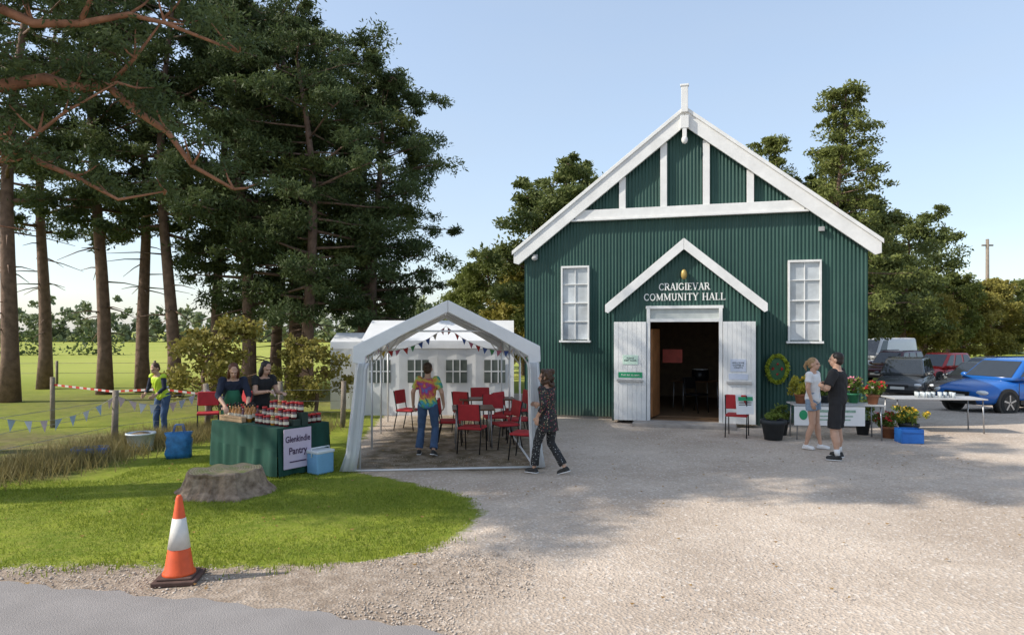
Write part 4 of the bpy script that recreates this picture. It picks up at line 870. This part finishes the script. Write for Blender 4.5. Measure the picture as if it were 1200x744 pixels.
# ---------------------------------------------------------------- cars
tyre=M('tyre_rubber',(.02,.02,.02),.85,.15); rim=M('alloy_rim',(.45,.46,.48),.3,.1,metal=.8); cglass=M('car_glass',(.025,.03,.035),.05,.1,spec=.9); blk=M('black_trim',(.02,.02,.02),.5,.1)
lamp=M('headlight_lens',(.65,.68,.7),.08,.1,spec=.9); red=M('tail_lens',(.4,.01,.01),.2,.1)
def car(lab,loc,rz,paint,L=4.3,W=1.8,H=1.5,kind='suv',cat='car',group='cars parked beside the hall'):
    loc=(loc[0],loc[1],float(gz(loc[0],loc[1])))
    e=thing('parked_car' if kind!='van' else 'parked_van',lab,cat,loc,rz,group)
    belt=.98 if kind!='hatch' else .90; 
    if kind=='van': belt=1.15
    h=L/2
    st=[(-h,.72,.42,.78),(-h+.06,.86,.30,belt-.06),(-h+.3,.95,.24,belt-.01),(-h*.55,1.0,.22,belt),(0,1.0,.22,belt),(h*.35,1.0,.22,belt-.01),(h*.55,.98,.22,belt-.05),(h-.45,.95,.23,belt-.14),(h-.15,.88,.27,belt-.22),(h-.03,.78,.34,belt-.32),(h,.7,.42,belt-.4)]
    rings=[]
    for x,w_,zb,zt_ in st:
        r=[]
        for k in range(20):
            a=2*math.pi*k/20; c=math.copysign(abs(math.cos(a))**.45,math.cos(a)); s_=math.copysign(abs(math.sin(a))**.45,math.sin(a))
            zc=(zb+zt_)/2; hh=(zt_-zb)/2; tuck=1-.07*max(0,s_)-.03*max(0,-s_)
            r.append((x,c*w_*W/2*tuck,zc+s_*hh))
        rings.append(r)
    body=MB().loft(rings); 
    if kind=='van': B=(-h+.08,h-.75);T=(-h+.15,h-1.5)
    elif kind=='hatch': B=(-h+.25,h-1.15);T=(-h+.75,h-1.95)
    else: B=(-h+.12,h-1.05);T=(-h+.38,h-1.75)
    wb,wt=W/2*.90,W/2*.72
    def gp(s,t,sd):
        x=(B[0]+(B[1]-B[0])*s)*(1-t)+(T[0]+(T[1]-T[0])*s)*t; return (x,sd*(wb+(wt-wb)*t),belt-.05+(H-belt+.05)*t-.03*t*abs(2*s-1)**3)
    gr_=[]
    for t in(0,.25,.5,.75,.93,1.0):
        ins=.93 if t==1.0 else 1
        r=[]
        ss=[0,.04,.2,.4,.6,.8,.96,1]
        for s in ss: p=gp(s,t,-1); r.append((p[0]*1.0,p[1]*ins*(.93 if s in(0,1) else 1),p[2]))
        for s in ss[::-1]: p=gp(s,t,1); r.append((p[0],p[1]*ins*(.93 if s in(0,1) else 1),p[2]))
        gr_.append(r)
    body.loft(gr_)
    body.obj('body',paint,e,fix=True)
    def panel(pts,nm,off):
        q=[Vector(p)+Vector(off) for p in pts]; MB().poly(q).obj(nm,cglass,e)
    cuts=[(.06,.36),(.40,.68),(.72,.95)] if kind!='van' else [(.78,.97)]
    for sd in(-1,1):
        for a,c in cuts:
            lo,hi=.18,.88
            pts=[gp(a+.02,lo,sd),gp(c-.005,lo,sd),gp(c-.02,hi,sd),gp(a+.03,hi,sd)]
            panel(pts if sd<0 else pts[::-1],'side_window',(0,sd*.014,.002))
        for xx in(-h*.12,h*.36): MB().box((xx,sd*(W/2*.985),belt-.12),(.14,.02,.03)).obj('door_handle',blk,e)
        for xx in(-h*.28,h*.12,h*.47): MB().box((xx,sd*(W/2*.992),.62),(.012,.012,.5)).obj('door_seam',blk,e)
    pts=[gp(1,.14,-1),gp(1,.14,1),gp(1,.92,1),gp(1,.92,-1)]; pts=[(p[0],p[1]*.88,p[2]) for p in pts]; panel(pts,'windscreen',(.015,0,.006))
    if kind!='van':
        pts=[gp(0,.25,1),gp(0,.25,-1),gp(0,.90,-1),gp(0,.90,1)]; pts=[(p[0],p[1]*.85,p[2]) for p in pts]; panel(pts,'rear_window',(-.015,0,.006))
    for x in(-h+.78,h-.82):
        for sd in(-1,1):
            MB().tube([(x,sd*(W/2-.20),.335),(x,sd*(W/2-.012),.335)],.385,26).obj('wheel_arch',blk,e)
            w_=MB().tube([(x,sd*(W/2-.21),.325),(x,sd*(W/2-.19),.325),(x,sd*(W/2-.02),.325),(x,sd*(W/2),.325)],[.30,.325,.325,.30],26).obj('wheel',tyre,e)
            mb=MB().tube([(x,sd*(W/2-.02),.325),(x,sd*(W/2+.004),.325)],.215,22)
            mb.mat=1
            for k in range(5):
                a=k*1.2566+.3; mb.box((x+.12*math.cos(a),sd*(W/2+.009),.325+.12*math.sin(a)),(.2,.012,.045),Matrix.Rotation(-a,3,'Y'))
            mb.obj('rim',[blk,rim],w_)
    for sd in(-1,1):
        MB().ell((h-.13,sd*W*.36,belt-.37),(.13,.17,.07)).obj('headlight',lamp,e); MB().ell((-h+.05,sd*W*.41,belt-.18),(.06,.09,.14)).obj('tail_light',red,e)
        MB().ell((B[1]-.35,sd*(W/2+.05),belt+.03),(.07,.11,.075)).obj('mirror',paint,e)
    MB().box((h-.0,0,belt-.42),(.04,W*.42,.12)).obj('grille',blk,e,bevel=.01); MB().box((h-.03,0,.34),(.06,W*.62,.13)).obj('lower_grille',blk,e,bevel=.01)
    MB().box((h+.025,0,.48),(.012,.52,.11)).obj('number_plate',M('plate_white',(.7,.7,.66),.4,.03),e)
    for sd in(-1,1): MB().box((-.1,sd*(W/2),.34),(L-2.2,.03,.12)).obj('side_trim',blk,e,bevel=.005)
    if kind=='suv':
        for sd in(-1,1): MB().tube([(T[0]+.1,sd*wt*.93,H+.02),(T[1]-.1,sd*wt*.93,H+.02)],.018,6).obj('roof_rail',blk,e)
    return e
def paint(n,c): return M('car_paint_'+n,c,.22,.03,spec=.7)
car('blue crossover parked on the gravel near the tables',(14.75,20.0,0),math.radians(196),paint('blue',(.02,.13,.45)),4.4,1.82,1.52)
car('dark grey off-road car facing the yard',(17.2,29.8,0),math.radians(232),paint('dark_grey',(.06,.065,.07)),4.5,1.9,1.66)
car('black hatchback parked behind the blue car',(19.4,28.3,0),math.radians(205),paint('black',(.03,.032,.038)),4.3,1.8,1.48,'hatch')
car('silver estate car parked among other cars',(24.2,34.5,0),math.radians(195),paint('silver',(.35,.37,.38)),4.5,1.8,1.5)
car('red hatchback parked between dark cars',(23.2,37.0,0),math.radians(205),paint('red',(.50,.03,.03)),4.3,1.8,1.65,'hatch')
car('dark red car parked at the far side of the yard',(21.6,38.5,0),math.radians(215),paint('maroon',(.10,.03,.04)),4.4,1.8,1.7)
car('white van parked at the far side of the yard',(22.9,42.3,0),math.radians(205),paint('white',(.70,.70,.70)),4.8,1.95,2.35,'van','van')
car('navy car parked behind the blue crossover',(20.8,25.0,0),math.radians(195),paint('navy',(.03,.05,.10)),4.4,1.8,1.5,'hatch')
# ---------------------------------------------------------------- people
skin=M('skin',(.50,.30,.21),.5,.06,20,spec=.4); eye=M('eye_dark',(.03,.02,.02),.2,.1); lips=M('lips',(.40,.13,.11),.5,.05)
def person(lab,loc,rz,H,P):
    e=thing('person',lab,'person',loc,rz); S=H/1.7; e.scale=(S,)*3
    fem=P.get('fem',True); sw=.165 if fem else .205; hw=.095
    pel=Vector(P.get('pel',(0,0,.92))); nk=Vector(P.get('neck',(0,0,1.43))); up=(nk-pel).normalized()
    side=Vector((1,0,0)); fr=up.cross(side)
    sh={s:pel.lerp(nk,.93)+side*s*sw for s in(-1,1)}
    hip={s:pel+side*s*hw+Vector((0,0,-.02)) for s in(-1,1)}
    hd=Vector(P.get('head',tuple(nk+up*.15+Vector((0,.02,0))))); hr=P.get('hyaw',0); hp=P.get('hpitch',0)
    HR=Matrix.Rotation(hr,3,'Z')@Matrix.Rotation(-hp,3,'X')
    def torso(mb,g,lo=0,hi=1):
        T=[(-.12,.10,.085),(-.04,.158,.115),(.06,.17,.12),(.28,.138,.10),(.5,.148,.108),(.72,.165,.115),(.86,.165,.10),(.95,.12,.075),(1.0,.06,.058)]
        if not fem: T=[(-.12,.10,.085),(-.04,.16,.12),(.06,.17,.125),(.28,.165,.12),(.5,.182,.128),(.72,.205,.13),(.86,.205,.115),(.95,.145,.085),(1.0,.065,.062)]
        T=[t for t in T if lo<=t[0]<=hi]; pts=[pel+(nk-pel)*t[0] for t in T]
        mb.spine(pts,[t[1]+g for t in T],[t[2]+g for t in T],side,fr)
    bw=1.0 if fem else 1.15
    def limb(mb,pts,rad,g=0):
        mb.tube(pts,[r+g for r in rad],14); 
        for p,r in zip(pts,rad): mb.ell(p,r+g,nu=12,nv=8)
    def seg(p,q,r1,r2,n=4): return [Vector(p).lerp(Vector(q),i/n) for i in range(n+1)],[r1+(r2-r1)*i/n for i in range(n+1)]
    mb=MB(); torso(mb,-.004)
    mb.tube([nk-up*.04,nk+(hd-nk)*.6],[.058*bw,.052*bw],14)
    def hp_(v): return hd+HR@Vector(v)
    mb.ell(hd+HR@Vector((0,-.012,.025)),(.076,.095,.098),HR); mb.ell(hp_((0,.03,-.045)),(.056,.06,.066),HR); mb.ell(hp_((0,.052,-.085)),(.028,.026,.022),HR)
    mb.ell(hp_((0,.096,-.015)),(.013,.022,.026),HR); mb.ell(hp_((0,.082,-.058)),(.026,.014,.012),HR); mb.ell(hp_((0,.082,.028)),(.05,.016,.012),HR)
    for s in(-1,1): mb.ell(hp_((s*.077,-.005,-.005)),(.012,.022,.034),HR)
    arms=P['arms']
    for s in(-1,1):
        el,wr_,hdir,nrm=[Vector(v) for v in arms[s]]
        a,r=seg(sh[s],el,.052*bw,.040*bw); limb(mb,a,r); a,r=seg(el,wr_,.042*bw,.026*bw); limb(mb,a,r); mb.ell(sh[s],(.06*bw,.055,.06))
        d=hdir.normalized(); n_=nrm.normalized(); n_=(n_-d*n_.dot(d)).normalized(); sd=d.cross(n_).normalized()
        Rm=Matrix((sd,d,n_)).transposed(); mb.ell(wr_+d*.05,(.043,.056,.018),Rm); mb.tube([wr_-d*.02,wr_+d*.03],[.027,.028],12)
        for o,Lf in zip((-.031,-.0105,.0105,.031),(.066,.08,.075,.058)):
            p0=wr_+d*.088+sd*o; p1=p0+(d*.85+n_*.35).normalized()*Lf*.55; p2=p1+(d*.5+n_*.8).normalized()*Lf*.5
            mb.tube([p0-d*.02,p0,p1,p2],[.010,.0095,.009,.0075],8); mb.ell(p2,.0078,nu=8,nv=6)
        tsd=-1 if (sd.dot(Vector((0,1,0)))<0) else 1
        p0=wr_+d*.03+sd*.028*tsd; p1=p0+(d*.55+sd*tsd*.75)*.04; p2=p1+(d*.9+n_*.35)*.032; mb.tube([p0,p1,p2],[.015,.012,.009],8); mb.ell(p2,.009,nu=8,nv=6)
    legs=P['legs']
    for s in(-1,1):
        kn,an,fd=[Vector(v) for v in legs[s]]
        a,r=seg(hip[s],kn,.085,.055*bw); limb(mb,a,r); c=(kn+an)/2+Vector((0,-.01,0)); limb(mb,[kn,kn.lerp(an,.3),c,kn.lerp(an,.8),an],[.052*bw,.058*bw,.052*bw,.037,.034])
        f=fd.normalized(); mb.ell(an+f*.05+Vector((0,0,-.045)),(.035,.11,.03),Matrix((f.cross(Vector((0,0,1))),f,f.cross(Vector((0,0,1))).cross(f))).transposed())
    b_=mb.obj('body',[P.get('skin',skin),eye,lips],e); remesh(b_,.0075,1)
    me=b_.data; inv=HR.inverted()
    for pl in me.polygons:
        c=pl.center
        if abs(c.z-hd.z)<.15:
            q=inv@(Vector(c)-hd)
            if q.y>.05:
                if abs(abs(q.x)-.03)<.013 and abs(q.z-.006)<.007: pl.material_index=1
                elif abs(q.x)<.024 and abs(q.z+.06)<.007 and q.y>.08: pl.material_index=2
    hm=P['hair']; mb=MB(); mb.ell(hp_((0,-.028,.045)),(.086,.095,.088),HR); mb.ell(hp_((0,-.045,-.01)),(.08,.07,.08),HR)
    st_=P.get('hstyle','short')
    if st_=='long':
        mb.ell(hp_((0,-.06,-.09)),(.085,.055,.12),HR); 
        for s in(-1,1): mb.ell(hp_((s*.072,-.01,-.06)),(.028,.045,.11),HR)
    if st_=='curly':
        rn=random.Random(5)
        for i in range(46):
            a=rn.uniform(0,6.28); t=rn.uniform(-1.5,.9); v=(math.cos(a)*.10*math.cos(t*.6),-.045+math.sin(a)*.085,.02+t*.11)
            if v[1]>.03 and v[2]<.05: continue
            mb.ell(hp_(v),.036,nu=8,nv=6)
    if st_=='tied': mb.ell(hp_((0,-.12,.03)),(.035,.05,.04),HR); mb.tube([hp_((0,-.14,.03)),hp_((0,-.17,-.04)),hp_((0,-.14,-.13))],[.028,.03,.01],10)
    o=mb.obj('hair',hm,e); remesh(o,.009,1)
    def sleeves(mb,sl_,g=0):
        for s in(-1,1):
            el,wr_=Vector(arms[s][0]),Vector(arms[s][1]); mb.ell(sh[s],(.072*bw+g,.066+g,.066+g))
            if sl_<=1: a,r=seg(sh[s],sh[s].lerp(el,sl_),.068*bw+g,.064*bw+g); mb.tube(a,r,14)
            else:
                a,r=seg(sh[s],el,.066+g,.054+g); limb(mb,a,r); a,r=seg(el,el.lerp(wr_,sl_-1),.052+g,.040+g); mb.tube(a,r,14)
    mb=MB(); torso(mb,.014,P.get('shirt_lo',-.04),.95); sleeves(mb,P.get('sleeve',.55))
    if P.get('tunic'):
        mb.spine([pel+up*.1,pel+Vector((0,0,-.12)),pel+Vector((0,0,-.22))],[.175,.195,.205],[.13,.15,.16],side,fr)
    o=mb.obj(P.get('shirt_name','shirt'),P['shirt'],e); remesh(o,.010,2)
    def folds(me,fz,am):
        c_=np.empty(len(me.vertices)*3,dtype=np.float32); me.vertices.foreach_get('co',c_); c_=c_.reshape(-1,3); nr=np.array([v.normal[:] for v in me.vertices],dtype=np.float32)
        w_=np.sin(c_[:,2]*fz+8*np.sin(c_[:,0]*9)+5*c_[:,1])*am*np.sin(c_[:,0]*14+c_[:,2]*11+c_[:,1]*7); me.vertices.foreach_set('co',(c_+nr*w_[:,None]).astype(np.float32).ravel()); me.update()
    folds(o.data,38,.0045)
    if P.get('under'):
        mb=MB(); sleeves(mb,1.8,-.008); o=mb.obj('sleeves',P['under'],e); remesh(o,.01,2)
    mb=MB(); torso(mb,.010,-.12,.28); tl=P.get('tl',.97)
    for s in(-1,1):
        kn,an=Vector(legs[s][0]),Vector(legs[s][1]); fl=P.get('flare',.055)
        if tl>1:
            a,r=seg(hip[s],kn,.098,.070); limb(mb,a,r); a2,r2=seg(kn,kn.lerp(an,tl-1),.068,fl); mb.tube(a2,r2,14)
        else:
            k2=hip[s].lerp(kn,tl); a,r=seg(hip[s],k2,.102,P.get('sflare',.09)); mb.tube(a,r,14); mb.ell(hip[s],.10)
    o=mb.obj(P.get('tr_name','trousers'),P['trousers'],e); remesh(o,.010,2); folds(o.data,30,.004)
    for s in(-1,1):
        kn,an,fd=[Vector(v) for v in legs[s]]; f=fd.normalized(); sd=f.cross(Vector((0,0,1))).normalized(); uu=sd.cross(f)
        Rm=Matrix((sd,f,uu)).transposed(); mb=MB(); c=an+f*.05+uu*-.045
        mb.ell(c,(.044,.125,.036),Rm); mb.ell(an+uu*-.03-f*.005,(.042,.055,.045),Rm); mb.box(c+uu*-.022,(.075,.225,.022),Rm)
        o=mb.obj('shoe',P['shoe'],e); remesh(o,.009,1)
        if P.get('sole'): MB().box(c+uu*-.034,(.078,.232,.014),Rm).obj('sole',P['sole'],e,bevel=.004)
        if P.get('sock'):
            MB().tube([an+uu*-.01,an.lerp(kn,.22)],[.040,.045],14).obj('sock',P['sock'],e)
    return e,hd,HR
blackc=M('black_cloth',(.018,.018,.02),.85,.2,8); denim=M('denim',(.05,.09,.17),.85,.2,10); navy=M('navy_cloth',(.015,.02,.04),.85,.2,8); whitec=M('white_cloth',(.70,.70,.70),.8,.05)
hb=M('brown_hair',(.055,.028,.015),.55,.4,30); hd_=M('dark_hair',(.015,.010,.008),.5,.4,30); ha=M('auburn_hair',(.10,.035,.015),.55,.4,30); hbl=M('blonde_hair',(.30,.19,.09),.5,.3,30)
shoeb=M('black_shoe',(.02,.02,.02),.6,.2); shoew=M('white_shoe',(.7,.7,.7),.6,.05)
tie=pattern_mat('tie_dye',(0,0,0),[(.50,.05,.10),(.60,.32,.06),(.45,.50,.10),(.05,.32,.22),(.05,.28,.48),(.2,.08,.35)],3.2,'RINGS')
floral=pattern_mat('floral_cloth',(.015,.014,.016),[(.35,.10,.06),(.4,.32,.2),(.08,.12,.05),(.3,.05,.1)],30,'VORONOI',.30)
dots=pattern_mat('dotted_cloth',(.016,.016,.018),[(.6,.6,.58),(.5,.5,.5)],34,'VORONOI',.20)
person('woman walking in black floral top and speckled black trousers',(.56,10.55,.0),math.radians(58),1.60,dict(hair=hb,hstyle='curly',shirt=floral,trousers=dots,shoe=shoeb,sole=shoew,tl=1.9,flare=.07,sleeve=1.6,tunic=True,shirt_name='blouse',
 neck=(0,.03,1.43),hyaw=.3,arms={-1:((-.24,-.05,1.16),(-.22,.08,.95),(0,.2,-1),(1,0,0)),1:((.24,.06,1.16),(.20,.27,1.10),(-.4,1,.1),(-1,0,0))},
 legs={-1:((-.09,.16,.50),(-.08,.22,.09),(0,1,0)),1:((.09,.0,.49),(.09,-.26,.12),(0,1,-.35))}))
person('person in rainbow tie-dye t-shirt and jeans walking away',(-1.50,12.15,0),math.radians(-8),1.64,dict(fem=True,hair=hb,hstyle='short',shirt=tie,trousers=denim,shoe=shoeb,sole=shoew,tl=1.93,flare=.075,sleeve=.75,shirt_lo=-.12,
 arms={-1:((-.27,-.03,1.16),(-.30,.08,.92),(0,.3,-1),(1,0,0)),1:((.27,-.03,1.16),(.27,.12,.94),(0,.4,-1),(-1,0,0))},
 legs={-1:((-.14,.08,.49),(-.17,.02,.09),(-.2,1,0)),1:((.12,.10,.50),(.14,-.12,.11),(.1,1,-.3))}))
person('man in black t-shirt and black shorts with folded arms',(5.60,11.75,0),math.radians(50),1.83,dict(fem=False,hair=hd_,shirt=blackc,trousers=blackc,tr_name='shorts',shoe=shoeb,sole=shoew,sock=whitec,tl=.98,sflare=.10,sleeve=.85,shirt_lo=-.12,hyaw=.1,
 arms={-1:((-.31,.07,1.15),(-.04,.25,1.17),(1,.1,.15),(0,-1,0)),1:((.31,.07,1.14),(.04,.22,1.12),(-1,.1,.1),(0,-1,0))},
 legs={-1:((-.12,.02,.49),(-.15,-.04,.09),(-.25,1,0)),1:((.13,.03,.49),(.20,.02,.09),(.35,1,0))}))
person('blonde woman in white t-shirt and denim shorts',(5.62,12.75,0),math.radians(-135),1.70,dict(hair=hbl,hstyle='tied',shirt=whitec,trousers=M('pale_denim',(.20,.27,.36),.85,.15),tr_name='shorts',shoe=shoew,tl=.42,sflare=.10,sleeve=.6,shirt_lo=-.12,
 arms={-1:((-.23,.0,1.16),(-.12,.18,1.10),(.6,.6,.3),(0,0,1)),1:((.24,.0,1.15),(.20,.06,.90),(0,.3,-1),(-1,0,0))},
 legs={-1:((-.10,.03,.49),(-.10,.10,.09),(-.1,1,0)),1:((.10,.03,.49),(.12,-.08,.09),(.2,1,0))}))
pe,h1,hr1=person('woman in navy top and green apron leaning over the stall',(-4.80,11.72,0),math.radians(207),1.70,dict(hair=ha,hstyle='long',shirt=navy,trousers=navy,shoe=shoeb,tl=1.93,sleeve=1.3,shirt_lo=-.12,pel=(0,-.06,.92),neck=(0,.13,1.40),head=(0,.22,1.53),hpitch=.5,
 arms={-1:((-.24,.23,1.12),(-.20,.44,.95),(.1,1,-.5),(0,0,-1)),1:((.24,.23,1.12),(.15,.46,.96),(-.1,1,-.5),(0,0,-1))},
 legs={-1:((-.10,-.01,.49),(-.11,-.04,.09),(0,1,0)),1:((.10,.0,.49),(.11,-.02,.09),(.1,1,0))}))
apr=MB().spine([(0,.01,.55),(0,.03,.80),(0,.07,1.0),(0,.12,1.2)],[.16,.18,.155,.10],[.12,.13,.125,.115],(1,0,0),(0,1,0)); apr.obj('apron',M('apron_green',(.02,.12,.06),.8,.2),pe)
person('dark-haired woman in black top serving at the stall',(-4.42,12.0,0),math.radians(235),1.70,dict(hair=hd_,hstyle='long',shirt=blackc,trousers=blackc,shoe=shoeb,tl=1.93,sleeve=.5,shirt_lo=-.12,neck=(0,.10,1.41),head=(0,.16,1.55),hpitch=.4,
 arms={-1:((-.22,.16,1.12),(-.14,.38,1.12),(.1,1,.1),(0,0,-1)),1:((.23,.18,1.14),(.16,.42,1.17),(-.1,1,.1),(0,0,-1))},
 legs={-1:((-.10,.03,.49),(-.10,.0,.09),(0,1,0)),1:((.10,.03,.49),(.12,.0,.09),(.2,1,0))}))
hv=M('hi_vis',(.50,.68,.04),.6,.08)
pe,_,_=person('person in yellow hi-vis vest and jeans behind the fence',(-7.25,14.1,0),math.radians(160),1.58,dict(fem=True,hair=hb,hstyle='short',shirt=hv,shirt_name='vest',under=navy,trousers=denim,shoe=shoeb,tl=1.93,sleeve=.12,shirt_lo=-.12,pel=(0,-.05,.92),neck=(0,.10,1.40),head=(0,.16,1.54),hpitch=.4,
 arms={-1:((-.23,.12,1.12),(-.16,.28,.98),(.1,1,-.5),(1,0,0)),1:((.23,.12,1.12),(.14,.30,.98),(-.1,1,-.5),(-1,0,0))},
 legs={-1:((-.11,.03,.49),(-.12,.0,.09),(0,1,0)),1:((.11,.03,.49),(.13,.0,.09),(.2,1,0))}))
for z,y in((1.10,-.005),(1.24,.045)): MB().spine([(0,y-.01,z),(0,y,z+.045)],[.166,.170],[.129,.131],(1,0,0),(0,1,0)).obj('reflective_band',M('silver_band',(.6,.62,.62),.3,.05),pe)
